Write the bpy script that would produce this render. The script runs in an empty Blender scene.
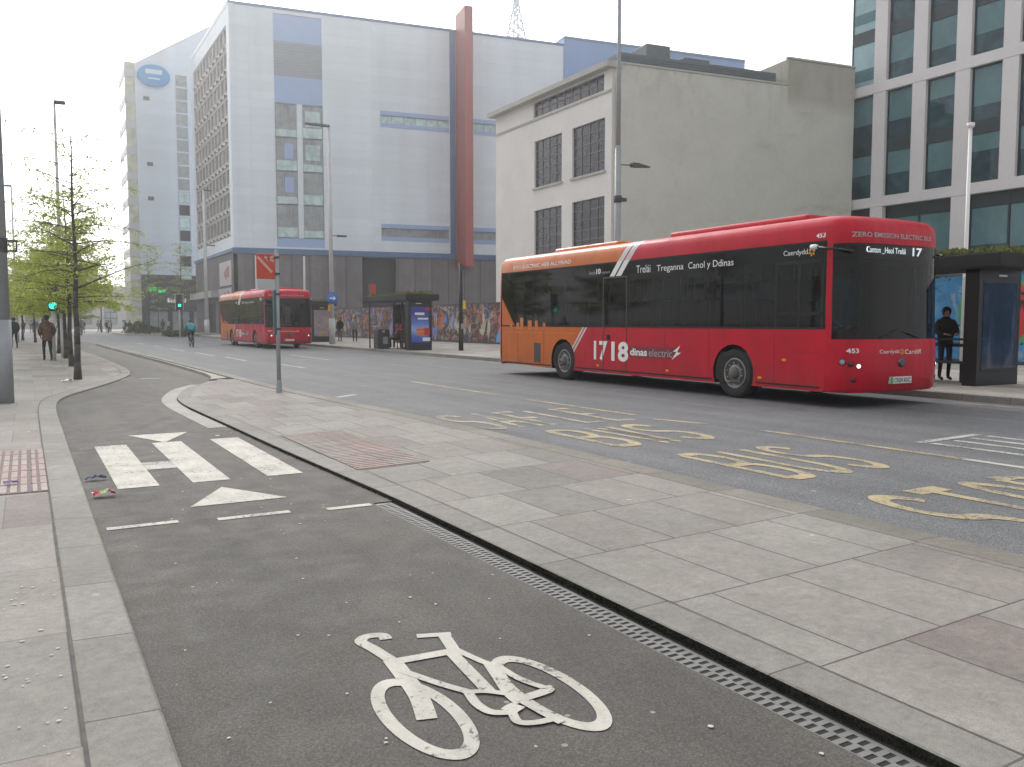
import bpy, bmesh, math, random
from mathutils import Vector, Matrix
random.seed(7)
SC = bpy.context.scene
COL = SC.collection
R = math.radians

# ------------------------------------------------------------------ helpers
class MB:
    """collects faces, links them as ONE mesh object"""
    def __init__(s): s.v = []; s.f = []; s.m = []; s.sm = []
    def add(s, vs, fs, mi=0, smooth=False):
        o = len(s.v); s.v += [tuple(p) for p in vs]
        for f in fs:
            s.f.append([i + o for i in f]); s.m.append(mi); s.sm.append(smooth)
    def quad(s, a, b, c, d, mi=0): s.add([a, b, c, d], [(0, 1, 2, 3)], mi)
    def ngon(s, pts, mi=0): s.add(pts, [tuple(range(len(pts)))], mi)
    def box(s, x0, y0, z0, x1, y1, z1, mi=0, T=None):
        vs = [(x, y, z) for z in (z0, z1) for y in (y0, y1) for x in (x0, x1)]
        if T: vs = [T(*p) for p in vs]
        s.add(vs, [(0, 2, 3, 1), (4, 5, 7, 6), (0, 1, 5, 4), (2, 6, 7, 3), (0, 4, 6, 2), (1, 3, 7, 5)], mi)
    def tube(s, p0, p1, r0, r1=None, n=10, mi=0, cap=True, smooth=True):
        r1 = r0 if r1 is None else r1
        p0 = Vector(p0); p1 = Vector(p1); d = (p1 - p0).normalized()
        a = d.orthogonal().normalized(); b = d.cross(a)
        vs = []
        for p, r in ((p0, r0), (p1, r1)):
            for i in range(n):
                t = 2 * math.pi * i / n
                vs.append(p + a * (r * math.cos(t)) + b * (r * math.sin(t)))
        s.add(vs, [(i, (i + 1) % n, n + (i + 1) % n, n + i) for i in range(n)], mi, smooth)
        if cap:
            s.add(vs[:n], [tuple(range(n))[::-1]], mi); s.add(vs[n:], [tuple(range(n))], mi)
    def path(s, pts, r, n=8, mi=0):
        for a, b in zip(pts, pts[1:]): s.tube(a, b, r, r, n, mi)
    def prism(s, poly, z0, z1, mi=0, mside=None, bottom=True):
        n = len(poly)
        s.add([(x, y, z1) for x, y in poly], [tuple(range(n))], mi)
        if bottom: s.add([(x, y, z0) for x, y in poly], [tuple(range(n))[::-1]], mi)
        vs = [(x, y, z0) for x, y in poly] + [(x, y, z1) for x, y in poly]
        s.add(vs, [(i, (i + 1) % n, n + (i + 1) % n, n + i) for i in range(n)], mi if mside is None else mside)
    def lathe(s, prof, axis='x', c=(0, 0, 0), n=32, mi=0, smooth=True):
        """prof = [(along, radius)]"""
        vs = []
        for a, r in prof:
            for i in range(n):
                t = 2 * math.pi * i / n; u, w = r * math.cos(t), r * math.sin(t)
                p = (a, u, w) if axis == 'x' else ((u, a, w) if axis == 'y' else (u, w, a))
                vs.append((p[0] + c[0], p[1] + c[1], p[2] + c[2]))
        fs = []
        for k in range(len(prof) - 1):
            for i in range(n):
                j = (i + 1) % n; fs.append((k * n + i, k * n + j, (k + 1) * n + j, (k + 1) * n + i))
        s.add(vs, fs, mi, smooth)
    def build(s, name, mats, parent=None, bevel=0, recalc=True, seg=2):
        me = bpy.data.meshes.new(name)
        me.from_pydata(s.v, [], s.f)
        if not isinstance(mats, (list, tuple)): mats = [mats]
        for m in mats: me.materials.append(m)
        me.polygons.foreach_set('material_index', s.m)
        me.polygons.foreach_set('use_smooth', s.sm)
        bm = bmesh.new(); bm.from_mesh(me)
        bmesh.ops.remove_doubles(bm, verts=bm.verts, dist=1e-5)
        if recalc: bmesh.ops.recalc_face_normals(bm, faces=bm.faces)
        bm.to_mesh(me); bm.free()
        o = bpy.data.objects.new(name, me); COL.objects.link(o)
        if parent: o.parent = parent
        if bevel:
            b = o.modifiers.new('bevel', 'BEVEL'); b.width = bevel; b.segments = seg; b.limit_method = 'ANGLE'; b.angle_limit = R(35)
        return o

def split_build(mb, name, mat, parent, groups=None, **kw):
    """every loose piece of the collected mesh becomes an object of its own"""
    par = list(range(len(mb.v)))
    def find(i):
        while par[i] != i: par[i] = par[par[i]]; i = par[i]
        return i
    key = {}
    for i, p in enumerate(mb.v):
        k = tuple(round(c, 4) for c in p)
        if k in key: par[find(i)] = find(key[k])
        else: key[k] = i
    for f in mb.f:
        for j in f[1:]: par[find(j)] = find(f[0])
    out = {}
    for f, m, sm in zip(mb.f, mb.m, mb.sm):
        b = out.setdefault(find(f[0]), MB()); b.add([mb.v[i] for i in f], [tuple(range(len(f)))], m, sm)
    return [b.build(name, mat, parent, **kw) for b in out.values()]
def tag(o, label=None, cat=None, group=None, kind=None):
    if label: o['label'] = label
    if cat: o['category'] = cat
    if group: o['group'] = group
    if kind: o['kind'] = kind
    return o
def empty(name, loc=(0, 0, 0), rz=0, label=None, cat=None, group=None):
    o = bpy.data.objects.new(name, None); COL.objects.link(o)
    o.location = loc; o.rotation_euler = (0, 0, rz); o.empty_display_size = .3
    return tag(o, label, cat, group)
def struct(name, mb, mats, bevel=0):
    return tag(mb.build(name, mats, None, bevel), kind='structure')
def copy_tree(o, parent=None, skip=()):
    c = o.copy(); COL.objects.link(c)
    if parent: c.parent = parent
    for ch in list(o.children):
        if ch.name.split('.')[0] in skip: continue
        copy_tree(ch, c, skip)
    return c
def frame(O, U, N):
    """local (u, n, z) -> world, u along a wall, n outward"""
    O = Vector(O); U = Vector(U); N = Vector(N)
    return lambda u, n, z: tuple(O + U * u + N * n + Vector((0, 0, z)))
def catmull(pts, k=6):
    out = []
    P = [pts[0]] + list(pts) + [pts[-1]]
    for i in range(1, len(P) - 2):
        p0, p1, p2, p3 = (Vector(p) for p in P[i - 1:i + 3])
        for j in range(k):
            t = j / k
            out.append(tuple(.5 * ((2 * p1) + (p2 - p0) * t + (2 * p0 - 5 * p1 + 4 * p2 - p3) * t * t + (3 * p1 - p0 - 3 * p2 + p3) * t ** 3)))
    out.append(tuple(pts[-1])); return out
def offset(pts, d):
    """d > 0 to the left of the travel direction"""
    out = []
    for i, p in enumerate(pts):
        a = Vector(pts[max(i - 1, 0)]); b = Vector(pts[min(i + 1, len(pts) - 1)])
        t = (b - a).normalized(); out.append((p[0] - t.y * d, p[1] + t.x * d))
    return out
def ribbon(mb, pts, w, z, mi=0, T=None, closed=False):
    L = offset(pts, w / 2); Q = offset(pts, -w / 2)
    T = T or (lambda x, y: (x, y, z))
    for i in range(len(pts) - 1):
        mb.quad(T(*Q[i]), T(*Q[i + 1]), T(*L[i + 1]), T(*L[i]), mi)

# ------------------------------------------------------------------ materials
class NT:
    def __init__(s, name):
        s.m = bpy.data.materials.new(name); s.m.use_nodes = True
        s.t = s.m.node_tree; s.n = s.t.nodes; s.l = s.t.links
        s.b = s.n['Principled BSDF']; s.out = s.n['Material Output']
        s.tc = s.n.new('ShaderNodeTexCoord')
    def L(s, a, b): s.l.new(a, b)
    def val(s, x):
        n = s.n.new('ShaderNodeValue'); n.outputs[0].default_value = x; return n.outputs[0]
    def math(s, op, a, b=None, clamp=False):
        n = s.n.new('ShaderNodeMath'); n.operation = op; n.use_clamp = clamp
        for i, x in enumerate((a, b)):
            if x is None: continue
            if isinstance(x, (int, float)): n.inputs[i].default_value = x
            else: s.L(x, n.inputs[i])
        return n.outputs[0]
    def map(s, scale=(1, 1, 1), loc=(0, 0, 0), rot=(0, 0, 0), src='Object'):
        n = s.n.new('ShaderNodeMapping'); n.inputs['Scale'].default_value = scale; n.inputs['Location'].default_value = loc; n.inputs['Rotation'].default_value = rot
        s.L(s.tc.outputs[src], n.inputs['Vector']); return n.outputs[0]
    def noise(s, vec, scale, detail=3, rough=.55, dist=0):
        n = s.n.new('ShaderNodeTexNoise'); n.inputs['Scale'].default_value = scale; n.inputs['Detail'].default_value = detail
        n.inputs['Roughness'].default_value = rough; n.inputs['Distortion'].default_value = dist
        if vec: s.L(vec, n.inputs['Vector'])
        return n.outputs[0]
    def vor(s, vec, scale, feat='F1', rnd=1):
        n = s.n.new('ShaderNodeTexVoronoi'); n.feature = feat; n.inputs['Scale'].default_value = scale; n.inputs['Randomness'].default_value = rnd
        if vec: s.L(vec, n.inputs['Vector'])
        return n
    def ramp(s, fac, stops, interp='LINEAR'):
        n = s.n.new('ShaderNodeValToRGB'); r = n.color_ramp; r.interpolation = interp
        while len(r.elements) < len(stops): r.elements.new(.5)
        for e, (p, c) in zip(r.elements, stops):
            e.position = p; e.color = (c, c, c, 1) if isinstance(c, (int, float)) else (*c, 1)
        s.L(fac, n.inputs[0]); return n.outputs[0]
    def mix(s, fac, a, b, mode='MIX'):
        n = s.n.new('ShaderNodeMix'); n.data_type = 'RGBA'; n.blend_type = mode
        for i, x in ((0, fac), (6, a), (7, b)):
            if isinstance(x, (int, float)) and i == 0: n.inputs[0].default_value = x
            elif isinstance(x, (int, float)): n.inputs[i].default_value = (x, x, x, 1)
            elif isinstance(x, tuple): n.inputs[i].default_value = (*x, 1)
            else: s.L(x, n.inputs[i])
        return n.outputs[2]
    def sep(s, vec):
        n = s.n.new('ShaderNodeSeparateXYZ'); s.L(vec, n.inputs[0]); return n.outputs
    def bump(s, h, strength=.3, dist=.01):
        n = s.n.new('ShaderNodeBump'); n.inputs['Strength'].default_value = strength; n.inputs['Distance'].default_value = dist
        s.L(h, n.inputs['Height']); s.L(n.outputs[0], s.b.inputs['Normal'])
    def base(s, c):
        if isinstance(c, tuple): s.b.inputs['Base Color'].default_value = (*c, 1)
        else: s.L(c, s.b.inputs['Base Color'])
    def set(s, **k):
        for a, v in k.items():
            i = s.b.inputs[{'rough': 'Roughness', 'metal': 'Metallic', 'spec': 'Specular IOR Level', 'coat': 'Coat Weight', 'coatr': 'Coat Roughness', 'emit': 'Emission Strength'}[a]]
            if isinstance(v, (int, float)): i.default_value = v
            else: s.L(v, i)
        return s
def scale_c(c, k): return tuple(x * k for x in c)
def simple(name, col, rough=.6, var=.15, scale=6, bump=0, bscale=60, **k):
    """plain material with a worn, slightly uneven tone"""
    t = NT(name); v = t.map()
    n = t.noise(v, scale, 4); f = t.noise(v, scale * 9, 2)
    h = t.math('ADD', t.math('MULTIPLY', n, .7), t.math('MULTIPLY', f, .3))
    t.base(t.ramp(h, [(.3, scale_c(col, 1 - var)), (.7, scale_c(col, 1 + var))]))
    t.set(rough=rough, **k)
    if bump: t.bump(t.noise(v, bscale, 3), bump)
    return t.m
def emis(name, col, s):
    t = NT(name); t.base((0, 0, 0)); t.b.inputs['Emission Color'].default_value = (*col, 1); t.b.inputs['Emission Strength'].default_value = s
    return t.m
M = {}
def asphalt(name, col, speck, gum, patch=.22):
    t = NT(name); v = t.map()
    big = t.noise(v, .55, 5, .6); mid = t.noise(v, 4, 4); fine = t.noise(v, 95, 2, .7); ag = t.vor(v, 140).outputs['Color']
    blot = t.noise(v, 1.9, 5, .65, .6)
    h = t.math('ADD', t.math('ADD', t.math('MULTIPLY', big, .4), t.math('MULTIPLY', blot, .35)), t.math('MULTIPLY', mid, .25))
    c = t.ramp(h, [(.36, scale_c(col, 1 - patch)), (.5, col), (.64, scale_c(col, 1 + patch))])
    agv = t.ramp(ag, [(.15, 1 - speck), (.55, 1), (.9, 1 + speck * 1.3)])
    c = t.mix(1, c, agv, 'MULTIPLY')
    c = t.mix(1, c, t.ramp(fine, [(.3, .8), (.7, 1.2)]), 'MULTIPLY')
    # tyre-polished / stained streaks along the travel direction
    st = t.noise(t.map((1.3, .07, 1)), 1.6, 4)
    c = t.mix(1, c, t.ramp(st, [(.35, .88), (.65, 1.1)]), 'MULTIPLY')
    if gum:
        vo = t.vor(t.map((1, 1, 0)), 2.3); w = t.noise(t.map((1, 1, 0)), 30, 1)
        rnd = t.sep(vo.outputs['Color'])[0]
        d = t.math('ADD', vo.outputs['Distance'], t.math('MULTIPLY', w, .05))
        spot = t.math('MULTIPLY', t.math('LESS_THAN', d, t.math('MULTIPLY', rnd, .1)), t.math('GREATER_THAN', rnd, .25))
        c = t.mix(t.math('MULTIPLY', spot, gum), c, (.68, .66, .62))
        vo2 = t.vor(t.map((1, 1, 0), (3.1, 7.7, 0)), 5.1); r2 = t.sep(vo2.outputs['Color'])[1]
        sp2 = t.math('MULTIPLY', t.math('LESS_THAN', vo2.outputs['Distance'], .06), t.math('GREATER_THAN', r2, .6))
        c = t.mix(t.math('MULTIPLY', sp2, gum * .75), c, (.33, .32, .31))
    t.base(c); t.set(rough=t.ramp(mid, [(.3, .72), (.7, .9)]), spec=.35)
    t.bump(t.math('ADD', fine, t.math('MULTIPLY', ag, .8)), .45, .004)
    return t.m
M['track'] = asphalt('cycle_track_asphalt', (.097, .091, .083), .27, 1, .22)
M['road'] = asphalt('road_asphalt', (.145, .148, .155), .5, .25, .16)
M['ground'] = asphalt('ground_asphalt', (.2, .2, .2), .3, 0)

def slabs(name, cols, bw, rh, off=.5, joint=.05, mort=.006, loc=(0, 0, 0), gum=.4, rot=0):
    t = NT(name); v = t.map((1, 1, 1), loc, (0, 0, rot))
    b = t.n.new('ShaderNodeTexBrick'); b.offset = off; b.squash = 1
    t.L(v, b.inputs['Vector'])
    for k, x in (('Scale', 1), ('Mortar Size', mort), ('Mortar Smooth', .25), ('Bias', 0), ('Brick Width', bw), ('Row Height', rh)): b.inputs[k].default_value = x
    b.inputs['Color1'].default_value = (0, 0, 0, 1); b.inputs['Color2'].default_value = (1, 1, 1, 1); b.inputs['Mortar'].default_value = (.5, .5, .5, 1)
    n = len(cols)
    c = t.ramp(b.outputs['Color'], [(i / n, cc) for i, cc in enumerate(cols)], 'CONSTANT')
    g = t.map()
    big = t.noise(g, .8, 5, .6); mid = t.noise(g, 7, 4, .6); fine = t.noise(g, 130, 2, .7)
    c = t.mix(1, c, t.ramp(big, [(.3, .84), (.7, 1.12)]), 'MULTIPLY')
    blt = t.noise(g, 22, 4, .7)
    c = t.mix(1, c, t.ramp(mid, [(.3, .9), (.7, 1.08)]), 'MULTIPLY'); c = t.mix(1, c, t.ramp(blt, [(.32, .86), (.68, 1.1)]), 'MULTIPLY')
    c = t.mix(1, c, t.ramp(fine, [(.25, .78), (.5, 1), (.75, 1.18)]), 'MULTIPLY')
    vo = t.vor(t.map((1, 1, 0)), 3.1); rnd = t.sep(vo.outputs['Color'])[0]
    spot = t.math('MULTIPLY', t.math('LESS_THAN', vo.outputs['Distance'], t.math('MULTIPLY', rnd, .07)), t.math('GREATER_THAN', rnd, .55))
    c = t.mix(t.math('MULTIPLY', spot, gum), c, t.mix(t.math('GREATER_THAN', rnd, .8), (.16, .155, .15), (.6, .59, .57)))
    c = t.mix(t.math('MULTIPLY', b.outputs['Fac'], .82), c, (joint, joint, joint * .95))
    t.base(c); t.set(rough=.82, spec=.3)
    t.bump(t.math('SUBTRACT', t.math('MULTIPLY', fine, .25), t.math('MULTIPLY', b.outputs['Fac'], 1.0)), .5, .004)
    return t.m
G1 = [(.272, .256, .23), (.247, .234, .213), (.286, .272, .247), (.26, .239, .216), (.22, .211, .193), (.276, .253, .23), (.235, .203, .187), (.28, .264, .239)]
M['slab_med'] = slabs('median_paving', G1, .56, .95, .5, .06, .006, (.21, .45, 0))
M['slab_left'] = slabs('left_paving', [scale_c(c, 1.04) for c in G1], .62, 1.25, .5, .15, .005, (-.12, .55, 0), .8)
M['slab_right'] = slabs('right_paving', [scale_c(c, 1.4) for c in G1], .6, .9, .5, .15, .005, (0, 0, 0), .2)
M['kerb'] = slabs('granite_kerb', [(.248, .238, .215), (.272, .262, .238), (.23, .222, .2)], 40, .92, 0, .07, .006, (20, .3, 0), .3)
M['kerb_road'] = slabs('road_side_kerb', [(.22, .205, .175), (.24, .225, .195), (.2, .19, .165)], 40, .92, 0, .07, .006, (20, .3, 0), .2)
M['kerb_light'] = slabs('pale_kerb', [(.38, .365, .34), (.35, .34, .32)], 40, .92, 0, .12, .006, (20, 0, 0), .2)
M['dirt'] = simple('slot_dark_dirt', (.018, .017, .014), .9, .4, 30)  # near-black dirt bed; the dark inside the slots is put into its colour

def paint(name, col, wear=.5):
    """thermoplastic road paint with worn holes that show the road"""
    t = NT(name); v = t.map()
    a = t.noise(v, 26, 5, .7); b = t.noise(v, 2.2, 3); f = t.noise(v, 160, 2, .7)
    c = t.mix(1, t.ramp(b, [(.3, scale_c(col, .86)), (.7, scale_c(col, 1.04))]), t.ramp(f, [(.3, .85), (.7, 1.08)]), 'MULTIPLY')
    h = t.math('ADD', t.math('MULTIPLY', a, .65), t.math('MULTIPLY', b, .35))
    sc = t.noise(t.map((1, .35, 1)), 9, 4, .7); c = t.mix(1, c, t.ramp(sc, [(.3, .78), (.6, 1.04)]), 'MULTIPLY')
    c = t.mix(t.ramp(h, [(.36 + .12 * wear, 1), (.36 + .12 * wear + .05, 0)]), c, (.13, .127, .12))
    t.base(c); t.set(rough=.75); t.bump(a, .2, .003); return t.m
M['white_paint'] = paint('white_road_paint', (.53, .51, .455), .32)
M['worn_white'] = paint('worn_white_paint', (.48, .47, .44), .62)
M['yellow_paint'] = paint('yellow_road_paint', (.45, .365, .21), .66)
M['worn_yellow'] = paint('worn_yellow_paint', (.45, .38, .24), .8)

M['metal_grey'] = simple('galvanised_grey', (.3, .32, .34), .5, .12, 3, metal=.1)
M['metal_pale'] = simple('pale_grey_paint', (.5, .51, .52), .45, .1, 3)
M['metal_dark'] = simple('dark_grey_paint', (.05, .052, .056), .45, .2, 4)
M['black'] = simple('black_paint', (.012, .012, .013), .4, .2, 5)
M['blackmatt'] = simple('black_matt', (.012, .012, .012), .8, .3, 8)
M['rubber'] = simple('tyre_rubber', (.02, .02, .02), .85, .3, 12)
M['rim'] = simple('wheel_metal', (.3, .29, .28), .45, .3, 8, metal=.5)
M['white'] = simple('white_vinyl', (.78, .78, .77), .5, .04, 3)
M['red'] = simple('red_gloss', (.5, .015, .03), .35, .08, 3)
M['hub'] = simple('dirty_grey_hub', (.1, .095, .09), .6, .3, 14)
M['amber'] = simple('amber_reflector', (.75, .25, .02), .3, .05, 3)
def glass(name, tint=(.3, .33, .34), mixf=.5, dark=(.01, .011, .012), rough=.03):
    """tinted pane: partly see-through, partly dark film, glossy skin"""
    t = NT(name); t.n.remove(t.b)
    tr = t.n.new('ShaderNodeBsdfTransparent'); tr.inputs[0].default_value = (*tint, 1)
    df = t.n.new('ShaderNodeBsdfDiffuse'); df.inputs[0].default_value = (*dark, 1)
    gl = t.n.new('ShaderNodeBsdfGlossy'); gl.inputs['Roughness'].default_value = rough
    m1 = t.n.new('ShaderNodeMixShader'); m1.inputs[0].default_value = mixf; t.L(tr.outputs[0], m1.inputs[1]); t.L(df.outputs[0], m1.inputs[2])
    fr = t.n.new('ShaderNodeFresnel'); fr.inputs[0].default_value = 1.36
    m2 = t.n.new('ShaderNodeMixShader'); t.L(fr.outputs[0], m2.inputs[0]); t.L(m1.outputs[0], m2.inputs[1]); t.L(gl.outputs[0], m2.inputs[2])
    t.L(m2.outputs[0], t.out.inputs[0]); return t.m
M['bus_glass'] = glass('bus_tinted_glass', (.22, .23, .23), .5)
M['wind_glass'] = glass('windscreen_glass', (.45, .47, .47), .25)
M['shelter_glass'] = glass('shelter_glass', (.8, .83, .83), .06)
def pane(name, col, rough=.06, var=.35):
    t = NT(name); v = t.map((1, 1, 1)); n = t.noise(v, .9, 3, .6, .8)
    t.base(t.ramp(n, [(.3, scale_c(col, 1 - var)), (.7, scale_c(col, 1 + var))])); t.set(rough=rough, spec=.5); return t.m
M['pane_dark'] = pane('dark_pane', (.03, .027, .036), .15); M['old_frame'] = simple('old_steel_frame', (.17, .16, .18), .6, .15, 3)
M['pane_teal'] = pane('teal_pane', (.022, .062, .078), .03, .6); M['pane_sky'] = pane('sky_pane', (.3, .46, .5), .05, .15)  # pane_sky: brightness of the sky in the corner glass is painted into its colour
M['blind_teal'] = pane('teal_blind', (.1, .2, .22), .08, .15)
M['pane_grey'] = pane('grey_pane', (.29, .31, .32), .1, .3)
M['pane_pale'] = pane('pale_pane', (.48, .62, .61), .15, .3)
M['pane_stair'] = pane('yellow_stair_glass', (.5, .52, .38), .15, .25)
M['stone_office'] = simple('office_stone', (.7, .675, .685), .75, .06, .6)
M['dark_frame'] = simple('dark_window_frame', (.02, .036, .042), .4, .15, 4)
# ------------------------------------------------------------------ ground, roads, kerbs
def poly_struct(name, poly, z0, z1, mat, bevel=0):
    mb = MB(); mb.prism(poly, z0, z1); return struct(name, mb, mat, bevel)
mb = MB(); mb.quad((-600, -300, -.16), (700, -300, -.16), (700, 1200, -.16), (-600, 1200, -.16)); struct('ground', mb, M['ground'])
LK = catmull([(.4, -8), (.4, 3), (.4, 8), (.4, 13), (.42, 16.6), (.56, 18.5), (.98, 20.2), (1.7, 22.6), (2.33, 25.1), (2.63, 27.1), (2.76, 30.8), (2.7, 39.5), (2.5, 47), (2.45, 58), (2.3, 72)], 6)
poly_struct('cycle_track', [(-1, -8), (2.453, -8), (2.453, 6.625), (2.63, 6.625), (2.63, 7.2), (2.9, 7.2), (3.2, 14), (4.55, 20), (4.62, 26), (4.55, 36), (4.15, 52), (4.1, 60), (4.1, 72), (-1, 72)], -.15, 0, M['track'])
poly_struct('road', [(2.95, -8), (15.6, -8), (15.6, 100), (15.2, 128), (30, 150), (-40, 150), (-40, 60), (4.0, 60), (4.3, 36), (4.45, 22), (3.1, 14), (2.95, 7.2)], -.15, -.004, M['road'])
lo = offset(LK, .27)
mb = MB(); n = len(LK)
prof = [(0, -.1), (0, .022), (-.012, .034), (-.27, .042)]
rows = [[(x, y, z) for x, y in offset(LK, -d)] for d, z in prof]
for a, b in zip(rows, rows[1:]):
    for i in range(n - 1): mb.quad(a[i], a[i + 1], b[i + 1], b[i])
struct('left_kerb', mb, M['kerb'])
poly_struct('left_pavement', offset(LK, .272) + [(-60, 72), (-60, -8)], -.15, .038, M['slab_left'])
M['moss'] = simple('black_moss', (.013, .013, .01), 1, .5, 25, spec=.05)
M['mossy'] = simple('mossy_black_kerb_face', (.02, .0195, .016), .95, .45, 25)
# median island between the track and the road
ML = catmull([(2.64, -8), (2.64, 2), (2.64, 6.2), (2.6, 7.8), (2.53, 10), (2.48, 12.5), (2.42, 15), (2.43, 16.5), (2.58, 17.9), (3.05, 19.9), (3.75, 21.6), (4.2, 23.4), (4.34, 27), (4.28, 36), (4.02, 50), (3.95, 62)], 6)
MR = catmull([(5.2, -8), (5.2, 3), (5.22, 7), (5.16, 11), (5.0, 14), (4.85, 17), (4.78, 20), (4.76, 26), (4.66, 36), (4.36, 50), (4.25, 62)], 6)
med = ML + MR[::-1]
mb = MB()
def kerb_strip(mb, pts, w, ztop, side, face0=-.15):
    n = len(pts); s = -1 if side > 0 else 1
    prof = [(0, face0), (0, ztop - .006), (.007 * side, ztop), (w * side, ztop + .006), (w * side, ztop - .05)]
    rows = [[(x, y, z) for x, y in offset(pts, d)] for d, z in prof]
    for k, (a, b) in enumerate(zip(rows, rows[1:])):
        for i in range(n - 1): mb.quad(a[i], a[i + 1], b[i + 1], b[i], 1 if k == 0 else 0)
mlk = [p for p in ML if p[1] < 22.3]
kerb_strip(mb, mlk, .23, .036, -1)
struct('median_kerb', mb, [M['kerb'], M['mossy']])
mb = MB(); kerb_strip(mb, [p for p in MR if p[1] < 62], .3, .094, 1); struct('road_kerb', mb, [M['kerb_road'], M['kerb_road']])
inl = offset(mlk, -.232); inr = [p for p in offset(MR, .302) if p[1] < 22.3]
mb = MB()
pts = inl + inr[::-1]
mb.add([(x, y, .038 + .06 * min(1, max(0, (x - 2.8) / 2))) for x, y in pts], [tuple(range(len(pts)))])
bm_pts = pts
struct('median_pavement', mb, M['slab_med'])
strip = [p for p in ML if p[1] >= 22] + [p for p in offset(MR, .302) if p[1] >= 22][::-1]
mb = MB(); mb.prism(strip, -.15, .074); struct('median_strip', mb, M['kerb_light'])
M['joint'] = simple('dark_grit_joint', (.1, .095, .086), .9, .4, 14)
mb = MB(); ribbon(mb, offset([p for p in mlk if p[1] < 14], -.231), .008, .0455); ribbon(mb, offset(LK[:60], .271), .014, .0445); struct('kerb_joint', mb, M['joint'])
# pale flush channel round the nose of the island
mb = MB(); ribbon(mb, offset([p for p in ML if 12.2 < p[1] < 21.4], .15), .27, .004); struct('channel_band', mb, M['kerb_light'])
# right-hand pavement
RK = catmull([(15.55, -10), (15.55, 20), (15.5, 45), (15.6, 70), (15.7, 92), (17.5, 97), (21, 99)], 5)
mb = MB(); kerb_strip(mb, RK, .16, .125, -1); struct('right_kerb', mb, [M['kerb'], M['kerb']])
poly_struct('right_pavement', offset(RK, -.162) + [(70, 99), (70, -10)], -.15, .121, M['slab_right'])
# pale plaza in front of the station
poly_struct('plaza', [(-60, 150.5), (90, 150.5), (90, 260), (-60, 260)], -.15, .03, M['slab_right'])
mb = MB(); mb.prism([(9.8, 106), (14.5, 101), (20, 103), (20, 128), (12, 128), (9.5, 118)], -.15, .12); struct('traffic_island', mb, M['slab_right'])

# tactile paving
def tactile(name, poly, z, along, mat):
    mb = MB(); mb.prism(poly, z - .03, z, 1)
    xs = [p[0] for p in poly]; ys = [p[1] for p in poly]
    if along == 'y':
        x = min(xs) + .03
        while x < max(xs) - .03:
            y = min(ys) + .02
            while y < max(ys) - .05:
                mb.box(x, y, z - .002, x + .05, min(y + .37, max(ys)), z + .006); y += .4
            x += .078
    else:
        y = min(ys) + .04
        while y < max(ys) - .04:
            t = (y - min(ys)) / (max(ys) - min(ys))
            mb.box(min(xs) + .02, y, z - .002, max(xs) - .02, y + .068, z + .007); y += .1
    if along == 'x':                       # follow the cross-fall of the island
        mb.v = [(x, y, w - z + .041 + .06 * min(1, max(0, (x - 2.8) / 2))) for x, y, w in mb.v]
    return struct(name, mb, [mat, M['groove']])
M['groove'] = simple('dark_tactile_groove', (.21, .165, .15), .9, .25, 12)  # base between the tactile ribs, a darker tone than the ribs
M['tactile'] = slabs('red_tactile', [(.35, .275, .255), (.36, .295, .272), (.33, .27, .25), (.35, .305, .283)], .4, .4, 0, .13, .008, (0, 0, 0), .3)
M['tactile_left'] = slabs('pink_tactile', [(.42, .33, .31), (.44, .36, .34), (.39, .3, .285), (.44, .37, .35)], .4, .4, 0, .13, .008, (0, .1, 0), .6)
tactile('tactile_paving', [(2.86, 7.95), (3.52, 7.95), (3.6, 10.9), (2.78, 10.9)], .066, 'x', M['tactile'])
tactile('tactile_paving', [(-2.3, 8.3), (.12, 8.3), (.12, 11.1), (-2.3, 11.1)], .045, 'y', M['tactile_left'])

# drain channel along the island
def plate_with_slots():
    """two staggered rows of short cross slots in a pale strip"""
    mb = MB(); x0, xm, x1 = 2.455, 2.532, 2.61; p = .052; z = .003; h = -.02
    for a, b, s0, s1, ph in ((x0, xm, x0 + .018, xm - .006, 0), (xm, x1, xm + .006, x1 - .022, .024)):
        y = -2.0 + ph; mb.box(a, -2.0, h, s0, 6.62, z); mb.box(s1, -2.0, h, b, 6.62, z)
        while y < 6.62 - p:
            mb.box(s0, y + .025, h, s1, y + p, z); y += p
        mb.box(s0, y, h, s1, 6.62, z)
    return mb
M['grate'] = simple('pale_grating', (.17, .168, .165), .6, .2, 9)
dr = empty('drain_channel', (2.57, 2, 0), 0, 'long pale slotted drain grating along the kerb of the paved island', 'drain')
o = plate_with_slots().build('grating', M['grate'], dr, recalc=False); o.location = (-2.57, -2, 0)
mb = MB(); mb.box(-.1, -4, -.1, .072, 4.62, -.012); mb.build('channel_bed', M['dirt'], dr)
# dark moss and grit caught between the grating and the kerb
rnd = random.Random(9); mb = MB()
for k in range(9000):
    y = rnd.uniform(-1.5, 15.5) if k % 3 else rnd.uniform(.8, 6)
    x = 2.636 if y < 6.3 else max(p[0] for p in [(np_[0] + (nq[0] - np_[0]) * (y - np_[1]) / (nq[1] - np_[1]), 0) for np_, nq in zip(ML, ML[1:]) if np_[1] <= y < nq[1]] or [(2.5, 0)])
    h = rnd.random() ** 1.8 * .027; c = Vector((x - rnd.random() * (.03 if h < .015 else .006), y, .004 + h)); s = rnd.uniform(.0025, .0065)
    u = Vector((rnd.uniform(-1, 1), rnd.uniform(-1, 1), rnd.uniform(-.4, .8))).normalized(); v = u.orthogonal().normalized()
    mb.add([c - u * s, c + v * s * .7, c + u * s, c - v * s * .7], [(0, 1, 2, 3)])
tag(mb.build('moss', M['moss'], recalc=False), kind='stuff')
# make room for the channel: the bed sits just above the asphalt sheet
o.location.z = .0; dr.children[1].location.z = -.012

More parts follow.
